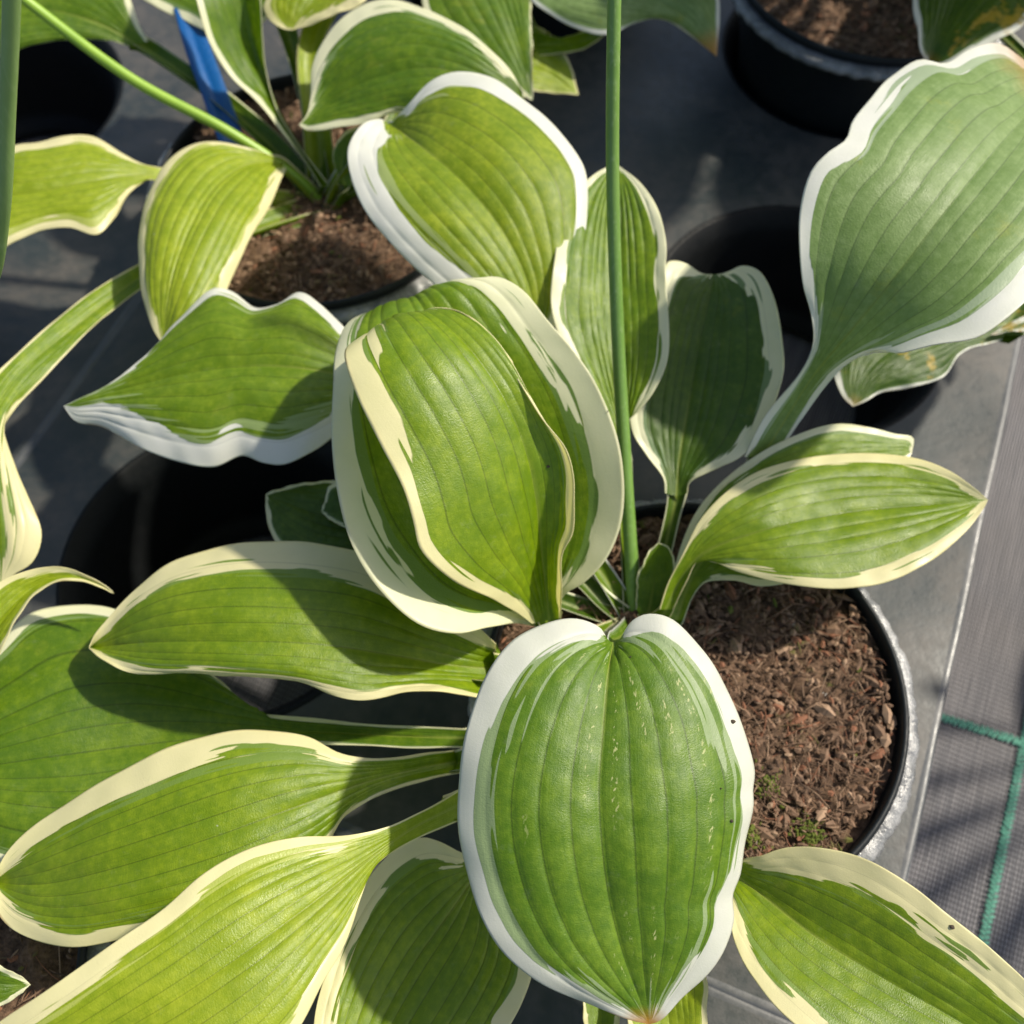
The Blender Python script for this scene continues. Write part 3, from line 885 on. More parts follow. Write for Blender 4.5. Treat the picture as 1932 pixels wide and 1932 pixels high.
# left leaf with the sharp leaf shadow
leaf(A, [(935, 1216, 8.1), (900, 1180, 8.8), (800, 1110, 9.3), (690, 1045, 9.5), (600, 1026), (500, 1021, 9.7), (400, 1034), (320, 1064, 9.4), (260, 1108), (205, 1165, 8.9), (182, 1195), (169, 1222, 8.6)],
     [(930, 1262, 7.0), (860, 1256, 7.8), (740, 1236, 9.0), (600, 1216, 9.9), (430, 1209, 10.2), (280, 1212, 9.4), (169, 1222, 8.0)],
     [(905, 1316, 8.0), (870, 1309), (830, 1302, 9.0), (760, 1310), (680, 1322, 9.4), (620, 1310), (560, 1287, 9.6), (480, 1275), (380, 1270, 9.5), (260, 1272), (195, 1247, 8.9), (169, 1222, 8.6)],
     L_MID, margin=([.3, .7, .95, 1.0, .85, .6, .2], [.2, .38, .45, .40, .38, .38, .3]), nv=5, furrow=.04, stalk=[(930, 1264, 7.7), (1010, 1245, 7), (1100, 1210, 6.2), CA], ruffle=.05, seed=.17, tipm=.35,
     label="cream edged leaf pointing left with a curved leaf shadow across it")
# big leaf in the shadow below it
leaf(A, [(880, 1376, 6.6), (740, 1368, 6.5), (600, 1356, 6.4), (530, 1350), (480, 1344, 6.3), (450, 1330), (430, 1300, 6.3), (400, 1270), (330, 1215, 6.2), (215, 1150), (140, 1140, 6.6), (60, 1155), (0, 1205, 7.2), (-90, 1300), (-150, 1460, 7.2)],
     [(880, 1393, 6.4), (740, 1388, 6.3), (600, 1382, 6.2), (480, 1385, 6.3), (300, 1400, 6.5), (120, 1425, 7.0), (-20, 1445, 7.3), (-150, 1460, 7.2)],
     [(880, 1410, 6.6), (740, 1408, 6.4), (600, 1405, 6.3), (520, 1410), (440, 1460, 6.3), (330, 1560), (200, 1630, 6.7), (80, 1650), (-40, 1620, 7.2), (-110, 1550), (-150, 1460, 7.2)],
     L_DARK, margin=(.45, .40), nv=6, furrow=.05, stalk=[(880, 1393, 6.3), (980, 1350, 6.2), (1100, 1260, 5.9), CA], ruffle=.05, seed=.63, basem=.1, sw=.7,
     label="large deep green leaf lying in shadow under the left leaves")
# middle left leaf
leaf(A, [(872, 1414, 7.3), (820, 1422), (760, 1430, 8.4), (690, 1430), (640, 1420, 9.0), (580, 1390), (520, 1378, 9.4), (440, 1378), (350, 1400, 9.5), (250, 1445), (150, 1500, 9.2), (60, 1560), (10, 1612, 8.8), (-14, 1665, 8.5)],
     [(872, 1435, 7.0), (800, 1448, 7.5), (700, 1472, 8.4), (560, 1522, 9.5), (400, 1580, 10.0), (220, 1636, 9.7), (80, 1668, 8.8), (-14, 1665, 8.0)],
     [(872, 1457, 7.3), (810, 1470), (755, 1484, 8.2), (695, 1510), (650, 1545, 8.4), (620, 1590), (560, 1650, 8.8), (450, 1710), (330, 1745, 9.1), (210, 1775), (130, 1786, 9.0), (60, 1772), (10, 1742, 8.7), (-14, 1700), (-14, 1665, 8.5)],
     L_MID, margin=([.1, .3, .7, .8, .75, .6, .25], [.1, .2, .34, .38, .45, .45, .3]), nv=5, furrow=.045, stalk=[(872, 1435, 7.6), (960, 1400, 7.2), (1090, 1290, 6.4), CA], ruffle=.04, seed=.29, sw=.75, basem=.25,
     label="glossy cream edged leaf between the shaded leaf and the lowest left leaf")
# lowest left leaf, the nearest
leaf(A, [(864, 1492, 10.0), (800, 1530), (730, 1560, 11.2), (660, 1575), (560, 1580, 12.4), (470, 1600), (380, 1650, 13.2), (300, 1720), (200, 1790, 13.6), (100, 1860), (0, 1927, 13.4), (-80, 1990), (-140, 2080, 12.4)],
     [(864, 1520, 9.8), (790, 1556, 10.5), (710, 1610, 11.3), (600, 1696, 12.3), (450, 1806, 13.1), (300, 1905, 13.3), (120, 2000, 13.0), (-140, 2080, 12.4)],
     [(864, 1549, 9.9), (790, 1582), (722, 1620, 11.0), (692, 1650), (680, 1700, 11.7), (652, 1780), (612, 1850, 12.2), (570, 1932), (500, 2020, 12.5), (380, 2110), (200, 2160, 12.5), (0, 2140), (-140, 2080, 12.4)],
     L_YEL, margin=(.46, .40), nv=6, furrow=.04, stalk=[(864, 1521, 9.6), (960, 1460, 8.8), (1090, 1320, 7.2), CA], ruffle=.04, seed=.44, sw=.75, basem=.3,
     label="big yellow green leaf sweeping out of the bottom left corner")
# bottom leaf below the front leaf
leaf(A, [(905, 1618, 7.0), (870, 1608), (830, 1588, 7.6), (795, 1580), (750, 1600, 8.0), (700, 1650), (650, 1740, 8.3), (610, 1850), (590, 1950, 8.3), (600, 2060), (650, 2150, 8)],
     [(905, 1640, 6.8), (850, 1720, 7.2), (780, 1820, 7.6), (710, 1950, 7.8), (650, 2150, 8)],
     [(915, 1655, 6.9), (960, 1700), (1000, 1770, 7.4), (1005, 1830), (988, 1885, 7.7), (960, 1940), (900, 2030, 7.9), (800, 2110), (650, 2150, 8)],
     L_MID, margin=(.6, .40), nv=7, furrow=.08, stalk=[(905, 1638, 6.8), (980, 1540, 6.6), (1100, 1360, 6.1), CA], ruffle=.03, seed=.9, basem=.9,
     label="ribbed leaf in dappled shade under the hanging front leaf")
# leaf at lower right
leaf(A, [(1390, 1632, 8.0), (1408, 1620), (1440, 1614, 8.9), (1490, 1599), (1560, 1600, 9.8), (1640, 1622), (1720, 1670, 10.3), (1800, 1735), (1870, 1790, 10.4), (1935, 1850), (2010, 1930, 10), (2070, 2080, 9.3)],
     [(1372, 1640, 7.6), (1440, 1690, 8.1), (1530, 1760, 8.7), (1650, 1835, 9.1), (1780, 1910, 9.3), (1930, 2000, 9.3), (2070, 2080, 9.3)],
     [(1376, 1688, 7.9), (1377, 1740, 8.5), (1394, 1800), (1440, 1872, 9.3), (1500, 1935), (1570, 1995, 9.8), (1700, 2075), (1900, 2110, 9.6), (2070, 2080, 9.3)],
     L_MID, margin=(.78, .55), nv=6, furrow=.032, fold=1.4, stalk=[(1372, 1642, 7.4), (1310, 1540, 6.9), (1240, 1340, 6.2), CA], ruffle=.03, seed=.07, basem=.8, sw=.6,
     label="V folded leaf at lower right with a wide cream upper margin", specks=((1795, 1748, .09),))
# right leaf with pointed tip
leaf(A, [(1245, 1150, 7.0), (1262, 1095), (1290, 1040, 8.6), (1318, 985), (1362, 935, 9.5), (1430, 890), (1530, 862, 9.5), (1630, 853), (1720, 862, 9.4), (1790, 888), (1835, 918, 9.7), (1864, 943, 9.4)],
     [(1256, 1150, 6.8), (1282, 1095, 7.6), (1325, 1045, 8.6), (1440, 1000, 9.5), (1590, 970, 9.3), (1750, 953, 9.3), (1864, 943, 9.4)],
     [(1270, 1150, 6.9), (1296, 1095), (1320, 1056, 8.4), (1400, 1082), (1500, 1105, 9.3), (1600, 1109), (1680, 1095, 9.5), (1760, 1055), (1822, 1003, 9.5), (1852, 965), (1864, 943, 9.4)],
     L_MID, margin=(.42, .40), nv=5, furrow=.05, stalk=[(1256, 1152, 6.7), (1240, 1170, 6.2), (1215, 1182, 5.5)], ruffle=.02, seed=.33, basem=.25,
     label="pointed leaf reaching right over the coir, the upper one of its pair")
# leaf under it
leaf(A, [(1262, 1165, 6.4), (1270, 1090), (1300, 990, 7.6), (1345, 925), (1425, 860, 8.9), (1500, 822), (1580, 799, 9.4), (1645, 806), (1692, 818, 9.0), (1723, 826, 8.8), (1721, 853, 8.6)],
     [(1275, 1170, 6.2), (1310, 1080, 6.9), (1400, 985, 7.9), (1520, 915, 8.7), (1640, 875, 8.9), (1721, 853, 8.6)],
     [(1290, 1170, 6.3), (1305, 1130), (1330, 1098, 7.0), (1385, 1095), (1435, 1106, 7.6), (1520, 1090), (1620, 1010, 8.4), (1690, 920), (1721, 853, 8.6)],
     L_IVORY, margin=(.34, .30), nv=6, furrow=.05, stalk=[(1275, 1172, 6.1), (1250, 1185, 5.7), (1222, 1188, 5.2)], ruffle=.03, seed=.71, basem=.25,
     label="leaf half hidden beneath the pointed right leaf, with a creased tip")
# dark leaf standing at the back
leaf(A, [(1255, 930, 7.9), (1252, 900), (1216, 850, 8.6), (1190, 795), (1198, 700, 9.8), (1226, 600), (1248, 520, 10.6), (1262, 493, 10.7), (1300, 500, 10.3), (1345, 540, 9.3)],
     [(1276, 935, 7.7), (1283, 860, 8.2), (1300, 760, 8.9), (1320, 650, 9.5), (1340, 560, 9.9), (1348, 518, 9.9), (1345, 540, 9.3)],
     [(1297, 930, 7.9), (1300, 912), (1332, 892, 8.6), (1392, 862), (1432, 820, 9.3), (1462, 762), (1479, 700, 10.0), (1476, 640), (1460, 560, 10.6), (1432, 512), (1402, 502, 10.5), (1375, 512, 10.1), (1345, 540, 9.3)],
     L_SHADED, margin=(.5, .5), nv=6, furrow=.05, stalk=[(1276, 937, 7.6), (1266, 985, 7.1), (1250, 1050, 6.4), (1215, 1160, 5.3)], ruffle=.04, seed=.58, basem=.5, tipm=1,
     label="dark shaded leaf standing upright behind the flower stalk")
# large bluish leaf at upper right
leaf(A, [(1405, 862, 8.9), (1440, 795, 10.0), (1500, 712, 11.8), (1532, 645), (1530, 592, 14.0), (1514, 535), (1508, 460, 16.0), (1512, 385), (1530, 322, 17.2), (1560, 290), (1592, 268, 17.5), (1606, 232), (1640, 190, 17.3), (1682, 140), (1738, 108, 16.9), (1782, 116), (1830, 90, 16.4), (1880, 84), (1918, 104, 15.7), (1955, 130), (1990, 160, 14.8)],
     [(1438, 862, 8.5), (1475, 800, 9.5), (1530, 715, 11.4), (1600, 630, 13.6), (1690, 520, 15.8), (1790, 390, 17.0), (1880, 280, 16.8), (1950, 205, 15.7), (1990, 160, 14.8)],
     [(1468, 858, 8.8), (1508, 795, 9.8), (1556, 728), (1606, 682, 13.0), (1650, 664), (1702, 671, 15.3), (1768, 655), (1840, 638, 16.6), (1892, 605), (1945, 560, 17.0), (2020, 470), (2070, 350, 16.2), (2060, 240), (1990, 160, 14.8)],
     L_GLAUC, margin=(.58, .70), nv=6, furrow=.05, arch=.06, stalk=[(1438, 864, 8.4), (1380, 960, 7.4), (1290, 1080, 6.2), (1220, 1172, 5.3)], ruffle=.08, seed=.24, basem=.15, sw=.7,
     label="largest bluish leaf with ragged white margin at upper right")
# narrow leaf behind the flower stalk
leaf(A, [(1170, 870, 8.9), (1150, 810), (1090, 700, 10.4), (1042, 600, 11.1), (1044, 505, 11.8), (1064, 420), (1098, 350, 12.0), (1138, 318), (1166, 311, 11.7)],
     [(1180, 870, 8.5), (1172, 760, 9.4), (1160, 620, 10.4), (1155, 480, 11.1), (1160, 370, 11.6), (1166, 311, 11.7)],
     [(1192, 870, 8.8), (1184, 800), (1205, 778, 9.7), (1234, 738), (1256, 690, 10.6), (1262, 620), (1256, 525, 11.6), (1255, 450), (1240, 392, 12.0), (1208, 345), (1166, 311, 11.7)],
     L_IVORY, margin=(.36, .34), nv=6, furrow=.075, arch=.06, stalk=[(1180, 872, 8.3), (1182, 980, 7.2), (1190, 1090, 6), (1196, 1172, 5.2)], ruffle=.03, seed=.96, basem=.6, tipm=.3,
     label="narrow upright leaf directly behind the flower stalk")
# leaf lying over the empty pocket, base hidden by the cupped leaf
leaf(A, [(700, 690, 9.0), (670, 640, 9.6), (640, 608, 9.9), (602, 572), (562, 551, 9.9), (520, 570), (482, 580, 9.4), (440, 551), (410, 546, 9.5), (372, 574), (335, 606, 9.3), (298, 652), (250, 700, 9.2), (198, 740), (150, 757, 8.9), (120, 766, 8.8)],
     [(702, 725, 8.8), (620, 705, 9.7), (500, 690, 10.1), (350, 703, 9.9), (230, 734, 9.3), (150, 756, 9.0), (120, 766, 8.8)],
     [(700, 760, 8.9), (650, 805, 9.1), (592, 850, 9.2), (540, 876), (500, 874, 8.9), (458, 860), (404, 881, 8.8), (330, 869), (250, 836, 8.7), (192, 806), (142, 795, 8.5), (120, 766, 8.8)],
     L_WAVY, margin=(.62, 1.0), nv=6, furrow=.06, arch=.07, stalk=[(702, 726, 8.6), (820, 810, 7.8), (1020, 940, 7.0), (1115, 1050, 6.5), (1165, 1125, 5.8), CA], ruffle=.07, seed=.49, basem=.8, tipm=.9,
     label="wavy white edged leaf with a curled tip, lying over the empty pocket at left")
# small dark leaves in the shade behind the cupped leaf
leaf(A, [(700, 945, 7.3), (660, 915, 7.5), (625, 907, 7.5), (560, 914), (512, 926, 7.2), (501, 933, 7.1)],
     [(705, 985, 7.0), (640, 978, 7.2), (570, 960, 7.3), (501, 933, 7.1)],
     [(700, 1060, 7.0), (640, 1075, 7.0), (560, 1055), (518, 1020, 7.0), (503, 975), (501, 933, 7.1)],
     L_SHADED, margin=(.16, .18), nv=5, furrow=.04, stalk=[(705, 986, 6.9), (850, 1020, 6.7), (1070, 1075, 6.3), (1145, 1140, 5.8), CA], seed=.13,
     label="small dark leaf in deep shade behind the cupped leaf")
leaf(A, [(690, 900, 8.0), (655, 905, 8.0), (625, 915, 7.9), (606, 965, 7.7)],
     [(700, 960, 7.7), (650, 965, 7.8), (606, 965, 7.7)],
     [(690, 1010, 7.7), (650, 995, 7.7), (622, 980), (606, 965, 7.7)],
     L_SHADED, margin=(.12, .12), nv=4, furrow=.03, stalk=[(700, 961, 7.6), (850, 1040, 6.9), (1050, 1130, 6), CA], seed=.61, N=40)
# young leaf at the crown
leaf(A, [(1200, 1150, 5.8), (1202, 1100, 6.6), (1215, 1055, 7.3), (1242, 1024, 7.6)],
     [(1222, 1165, 5.6), (1232, 1110, 6.2), (1242, 1060, 6.9), (1242, 1024, 7.6)],
     [(1245, 1150, 5.8), (1268, 1100, 6.6), (1272, 1055, 7.2), (1262, 1032), (1242, 1024, 7.6)],
     L_DARK, margin=(.06, .05), nv=4, furrow=.03, N=40, seed=.2, stalk=[(1222, 1166, 5.5), (1215, 1176, 5.2), (1208, 1182, 4.8)],
     label="short young leaf rising from the crown")
# two leaves below the front leaf at the bottom edge
leaf(A, [(1195, 1800, 6.9), (1185, 1870, 7.2), (1190, 1960, 7.4), (1240, 2060, 7.2)],
     [(1230, 1790, 6.7), (1255, 1880, 7.0), (1265, 1970, 7.2), (1240, 2060, 7.2)],
     [(1265, 1790, 7.0), (1310, 1820), (1334, 1848, 7.4), (1335, 1900), (1330, 1960, 7.5), (1290, 2030), (1240, 2060, 7.2)],
     L_YEL, margin=(.12, .12), nv=5, furrow=.04, N=50, seed=.77, stalk=[(1230, 1792, 6.6), (1225, 1600, 6.4), (1210, 1350, 6), CA],
     label="small yellowish leaf peeping out below the tip of the front leaf")
leaf(A, [(1100, 1790, 6.1), (1099, 1860, 6.3), (1104, 1930, 6.4), (1125, 2040, 6.4)],
     [(1130, 1790, 5.9), (1133, 1870, 6.1), (1135, 1950, 6.2), (1125, 2040, 6.4)],
     [(1160, 1790, 6.1), (1168, 1870, 6.3), (1166, 1940, 6.4), (1125, 2040, 6.4)],
     L_MID, margin=(.12, .12), nv=3, furrow=.04, N=40, seed=.35, stalk=[(1130, 1792, 5.8), (1140, 1600, 5.9), (1170, 1350, 5.8), CA],
     label="narrow leaf base at the bottom edge, left of the yellowish leaf")
# petioles of the crown that show between the leaves
tube("flower_stalk", [(1197, 1172, 5.0), (1190, 1040, 7.0), (1178, 850, 9.6), (1166, 640, 12.8), (1156, 330, 17.8), (1159, 0, 22.8), (1168, -260, 26)], [.30, .27, .26, .245, .235, .23, .22], M_STALK, A)

# ------------------------------------------------------------------ plant in the pot at upper left
B = plant(612, 388, 5.2, "hosta at upper left, rising from the pot with the blue label")
CB = (612, 388, 5.0)
leaf(B, [(728, 232, 11.2), (722, 226), (700, 228, 12.2), (676, 243), (656, 282, 12.9), (664, 342), (690, 400, 12.6), (738, 460), (790, 512, 11.8), (850, 562), (905, 620, 10.8), (960, 660), (1015, 670, 9.8)],
     [(738, 234, 11.3), (800, 280, 12.8), (880, 350, 13.0), (950, 440, 12.3), (1000, 550, 11.1), (1015, 670, 9.8)],
     [(742, 226, 11.4), (770, 196, 12.4), (812, 156), (862, 137, 13.3), (922, 146), (982, 182, 13.2), (1040, 232), (1082, 282, 12.7), (1106, 332), (1108, 420, 11.8), (1085, 520), (1050, 610, 10.5), (1015, 670, 9.8)],
     L_HEART, margin=(1.15, .62), nv=6, furrow=.06, arch=.07, stalk=[(736, 236, 11.0), (690, 270, 9), (640, 330, 7), CB], ruffle=.05, seed=.68, basem=1.0,
     label="broad heart shaped leaf with a thick white left lobe", )
leaf(B, [(985, 172, 10.8), (962, 132), (922, 92, 11.6), (862, 46), (800, 14, 11.9), (745, -4), (690, 5, 11.6), (640, 40), (602, 90, 10.9), (588, 130), (586, 180, 10.1), (580, 215), (564, 236, 9.7)],
     [(985, 190, 10.5), (900, 150, 11.3), (800, 130, 11.4), (700, 150, 10.9), (620, 190, 10.1), (564, 236, 9.7)],
     [(975, 215, 10.2), (900, 235, 10.5), (820, 230), (748, 214, 10.3), (700, 230), (648, 240, 9.9), (600, 247), (580, 246, 9.6), (564, 236, 9.7)],
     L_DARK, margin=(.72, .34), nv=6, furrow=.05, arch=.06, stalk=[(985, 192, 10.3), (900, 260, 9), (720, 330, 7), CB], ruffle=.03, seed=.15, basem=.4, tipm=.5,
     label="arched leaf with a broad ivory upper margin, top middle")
leaf(B, [(850, -130, 9.4), (800, -40, 9.5), (800, 20, 9.3), (860, 90, 8.8), (940, 150, 8.3), (1004, 190, 7.9)],
     [(930, -140, 9.2), (940, -40, 9.4), (965, 40, 9.2), (990, 120, 8.6), (1004, 190, 7.9)],
     [(1000, -120, 9.3), (1004, -30, 9.3), (1002, 50), (1004, 120, 8.7), (1004, 190, 7.9)],
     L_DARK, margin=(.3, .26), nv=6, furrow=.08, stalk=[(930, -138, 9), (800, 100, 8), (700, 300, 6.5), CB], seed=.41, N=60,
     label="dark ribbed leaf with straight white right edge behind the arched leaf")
leaf(B, [(900, 60, 7.4), (960, 48, 7.4), (1012, 52, 7.3), (1046, 72), (1076, 120, 6.9), (1092, 179, 6.5)],
     [(890, 110, 7.2), (960, 112, 7.3), (1030, 135, 7.0), (1092, 179, 6.5)],
     [(890, 165, 7.0), (960, 170, 6.9), (1030, 174, 6.7), (1092, 179, 6.5)],
     L_YEL, margin=(.14, .1), nv=4, furrow=.04, N=50, stalk=[(890, 111, 7), (800, 220, 6.5), (700, 330, 6), CB], seed=.88,
     label="short yellow edged leaf tip beside the flower stalk at the top")
leaf(B, [(640, -160, 11.2), (560, -80, 10.9), (505, -10, 10.4), (497, 15), (512, 42, 9.9), (532, 54), (550, 57, 9.6)],
     [(690, -120, 11.0), (630, -50, 10.8), (580, 15, 10.2), (550, 57, 9.6)],
     [(760, -90, 11.1), (720, -40, 10.8), (682, 6, 10.5), (640, 26), (598, 42, 9.9), (550, 57, 9.6)],
     L_YEL, margin=(.3, .42), nv=6, furrow=.04, N=60, stalk=[(660, -60, 9.6), (588, 90, 8.6), (598, 230, 7.2), (612, 370, 5)], sw=1.0, seed=.05,
     label="yellow margined leaf cut by the top edge, left of the arched leaf")
leaf(B, [(606, 352, 6.2), (580, 312), (532, 252, 7.8), (482, 186), (432, 138, 9.8), (392, 70), (372, 0, 12.4), (350, -100), (380, -260, 15)],
     [(612, 352, 6.0), (575, 290, 6.6), (525, 205, 7.6), (480, 110, 9.3), (452, 0, 11.4), (430, -120, 13.4), (380, -260, 15)],
     [(622, 352, 6.2), (592, 312), (560, 270, 7.4), (520, 200), (502, 140, 9.0), (492, 70), (490, 0, 11.9), (480, -120), (380, -260, 15)],
     L_DARK, margin=(.26, .09), nv=4, furrow=.03, fold=1.7, ruffle=.02, seed=.31, basem=.2, stalk=[(612, 354, 5.8), (614, 372, 5.3), CB], sw=.7,
     label="upright leaf with a green channelled base beside the blue label")
leaf(B, [(278, 78, 8.7), (262, 45), (246, 0, 9.6), (200, -80), (80, -150, 11), (-80, -60), (-160, 60, 9.5)],
     [(258, 84, 8.4), (200, 50, 9.2), (100, 20, 9.8), (-20, 20, 9.9), (-160, 60, 9.5)],
     [(240, 86, 8.6), (205, 77, 8.8), (140, 76), (80, 80, 9.2), (0, 106, 9.2), (-80, 120), (-160, 60, 9.5)],
     L_DARK, margin=(.34, .12), nv=6, furrow=.05, stalk=[(262, 82, 8.3), (330, 125, 7.9), (420, 190, 7.2), (520, 280, 6.3), (575, 345, 5.6), CB], sw=.85, seed=.54, N=60,
     label="dark leaf in the top left corner above the empty pocket")
leaf(B, [(420, -120, 9.4), (370, -60, 9.3), (300, -20, 9.2), (262, -30, 9.2), (230, -60, 9.2)],
     [(500, -60, 9.2), (440, -20, 9.2), (340, -20, 9.1), (230, -60, 9.2)],
     [(520, 20, 9.0), (470, 60, 8.8), (400, 62), (350, 38, 8.7), (270, 0), (230, -60, 9.2)],
     L_DARK, margin=(.3, .34), nv=5, furrow=.04, stalk=[(500, -58, 9), (560, 120, 8), (600, 300, 6), CB], seed=.47, N=50,
     label="greyish margined leaf cut by the top edge above the blue label")
leaf(B, [(520, 296, 7.4), (500, 288), (470, 279, 8.4), (402, 267), (342, 284, 9.2), (292, 340), (265, 410, 9.5), (261, 475), (268, 560, 9.2), (288, 620), (305, 647, 8.6)],
     [(526, 304, 7.3), (470, 308, 8.3), (410, 350, 9.3), (360, 430, 9.9), (325, 530, 9.7), (305, 647, 8.6)],
     [(540, 318, 7.3), (526, 350, 7.8), (508, 392), (472, 450, 8.8), (440, 522), (412, 580, 9.0), (380, 620), (340, 645, 8.7), (305, 647, 8.6)],
     L_YEL, margin=(.42, .42), nv=6, furrow=.08, arch=.07, stalk=[(526, 306, 7.2), (560, 335, 6.4), (590, 365, 5.6), CB], seed=.73, ruffle=.03, basem=.6, tipm=.5,
     label="ribbed yellow green leaf drooping over the rim left of the coir")
leaf(B, [(306, 318, 7.6), (255, 301), (202, 270, 8.6), (152, 254), (102, 260, 9.0), (28, 276), (-60, 300, 9.2), (-150, 380, 9)],
     [(306, 330, 7.5), (250, 332, 8.1), (160, 345, 8.8), (60, 362, 9.1), (-50, 375, 9.1), (-150, 380, 9)],
     [(304, 342, 7.6), (278, 340), (242, 368, 8.1), (216, 410), (182, 442, 8.4), (132, 431), (80, 435, 8.6), (30, 455), (-40, 485, 8.7), (-110, 450), (-150, 380, 9)],
     L_YEL, margin=(.52, .46), nv=6, furrow=.06, arch=.06, stalk=[(306, 331, 7.4), (400, 350, 6.8), (520, 375, 5.8), CB], sw=.7, seed=.19, ruffle=.06, basem=.35,
     label="wavy leaf reaching to the left edge under the empty pocket")
leaf(B, [(300, 478, 7.0), (265, 496), (190, 540, 7.6), (110, 598, 8.3), (40, 660), (-30, 730, 9.4), (-80, 820), (-90, 960, 8.6), (-50, 1080), (0, 1110, 7.6)],
     [(300, 500, 6.8), (240, 540, 7.2), (130, 625, 8.1), (40, 705, 8.9), (-20, 800, 9.3), (-30, 940, 8.9), (0, 1110, 7.6)],
     [(300, 520, 7.0), (262, 547), (180, 615, 7.7), (100, 695, 8.4), (30, 770), (6, 815, 8.9), (26, 872), (52, 932, 8.7), (78, 1008), (60, 1062, 8.0), (25, 1085), (0, 1110, 7.6)],
     L_MID, margin=([.05, .08, .1, .12, .15, .2, .2], [.05, .06, .08, .12, .75, 1.05, .5]), nv=5, furrow=.05, arch=.08, stalk=[(300, 500, 6.7), (420, 450, 6.2), (560, 400, 5.5), CB], sw=.8, seed=.83, basem=.25, ruffle=.04,
     label="long leaf running down the left edge with a white wavy right margin")
tube("flower_stalk", [(606, 380, 5.0), (560, 335, 6.2), (430, 248, 8.4), (250, 150, 10.6), (45, -2, 13.6), (-90, -110, 16)], [.28, .27, .26, .255, .25, .24], M_STALK2, B)
# small petiole stubs at its crown
leaf(B, [(585, 400, 5.4), (540, 405, 5.5), (490, 425, 5.6), (455, 452, 5.6)],
     [(590, 412, 5.3), (540, 418, 5.4), (490, 438, 5.5), (455, 452, 5.6)],
     [(590, 424, 5.4), (540, 435, 5.4), (490, 448, 5.5), (455, 452, 5.6)],
     L_DARK, margin=(.04, .04), nv=3, furrow=.02, N=30, seed=.4, stalk=[(590, 412, 5.2), (602, 400, 5.1), CB], label="short dark leaf lying on the coir at the crown")
leaf(B, [(640, 340, 7.0), (628, 290, 8.0), (650, 250, 8.7), (700, 232, 8.9)],
     [(650, 350, 6.8), (645, 300, 7.8), (665, 262, 8.5), (700, 232, 8.9)],
     [(665, 350, 6.9), (665, 310, 7.6), (685, 275, 8.4), (700, 232, 8.9)],
     L_DARK, margin=(.10, .05), nv=3, furrow=.02, N=30, seed=.66, stalk=[(650, 352, 6.7), (640, 375, 5.8), (625, 395, 5)], label="dark narrow leaf base under the heart shaped leaf")

# ------------------------------------------------------------------ plants at the frame's edges
D = plant(1690, -60, 5.2, "hosta in the top right pot, worn leaves with orange spots")
CD = (1690, -60, 5.0)
leaf(D, [(1790, -160, 10.0), (1740, -80, 10.2), (1722, 0, 9.6), (1732, 55), (1738, 98, 8.7), (1752, 122, 8.2)],
     [(1860, -160, 9.8), (1830, -70, 10.0), (1795, 20, 9.4), (1770, 80, 8.8), (1752, 122, 8.2)],
     [(1960, -120, 10.1), (1965, -40, 10.2), (1934, 44, 9.8), (1870, 82), (1810, 112, 8.9), (1775, 125), (1752, 122, 8.2)],
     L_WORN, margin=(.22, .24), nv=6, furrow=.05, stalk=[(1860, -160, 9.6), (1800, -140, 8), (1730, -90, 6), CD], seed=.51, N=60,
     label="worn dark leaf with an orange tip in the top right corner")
leaf(D, [(1900, 560, 7.3), (1820, 560, 7.8), (1700, 590, 7.9), (1600, 620, 7.6), (1568, 662), (1574, 712, 7.1), (1590, 748), (1609, 767, 6.6)],
     [(1900, 610, 7.0), (1800, 622, 7.4), (1700, 650, 7.5), (1640, 700, 7.2), (1609, 767, 6.6)],
     [(1890, 640, 7.0), (1812, 668, 7.2), (1782, 710, 6.9), (1722, 731), (1660, 742, 6.8), (1632, 758), (1609, 767, 6.6)],
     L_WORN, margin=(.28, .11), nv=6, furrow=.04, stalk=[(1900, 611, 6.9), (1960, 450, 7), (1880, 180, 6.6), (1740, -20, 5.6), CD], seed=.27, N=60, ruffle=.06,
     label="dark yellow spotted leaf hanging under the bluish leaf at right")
leaf(D, [(2080, 420, 7.6), (2040, 500, 7.9), (1980, 570, 7.9), (1900, 612, 7.6), (1868, 632, 7.4)],
     [(2110, 450, 7.4), (2060, 540, 7.6), (1980, 600, 7.6), (1868, 632, 7.4)],
     [(2140, 480, 7.6), (2090, 570, 7.7), (2000, 620, 7.6), (1932, 622), (1868, 632, 7.4)],
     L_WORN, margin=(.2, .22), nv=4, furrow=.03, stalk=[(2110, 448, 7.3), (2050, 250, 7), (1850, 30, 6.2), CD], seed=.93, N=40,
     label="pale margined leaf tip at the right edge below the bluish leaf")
DW = P(1690, -60, 5.2)
for i, (a, r1, w, z0, z1) in enumerate(((10, 15, 5.0, 11, 17), (55, 15, 5.0, 11, 16), (100, 15, 5.0, 11, 17), (145, 15, 5.2, 11, 17), (185, 15, 5.2, 12, 18), (225, 13, 5.0, 12, 19), (275, 11, 4.6, 13, 20), (325, 14, 5.0, 12, 18), (205, 12, 4, 14, 21), (250, 10, 4, 14, 21), (165, 12, 4, 14, 21))):
    free_leaf(D, DW[0], DW[1], math.radians(a), 3.0, r1, w, z0, z1, (i * .29 + .1) % 1)  # unseen leaves over the pot, added to shade the tray deck

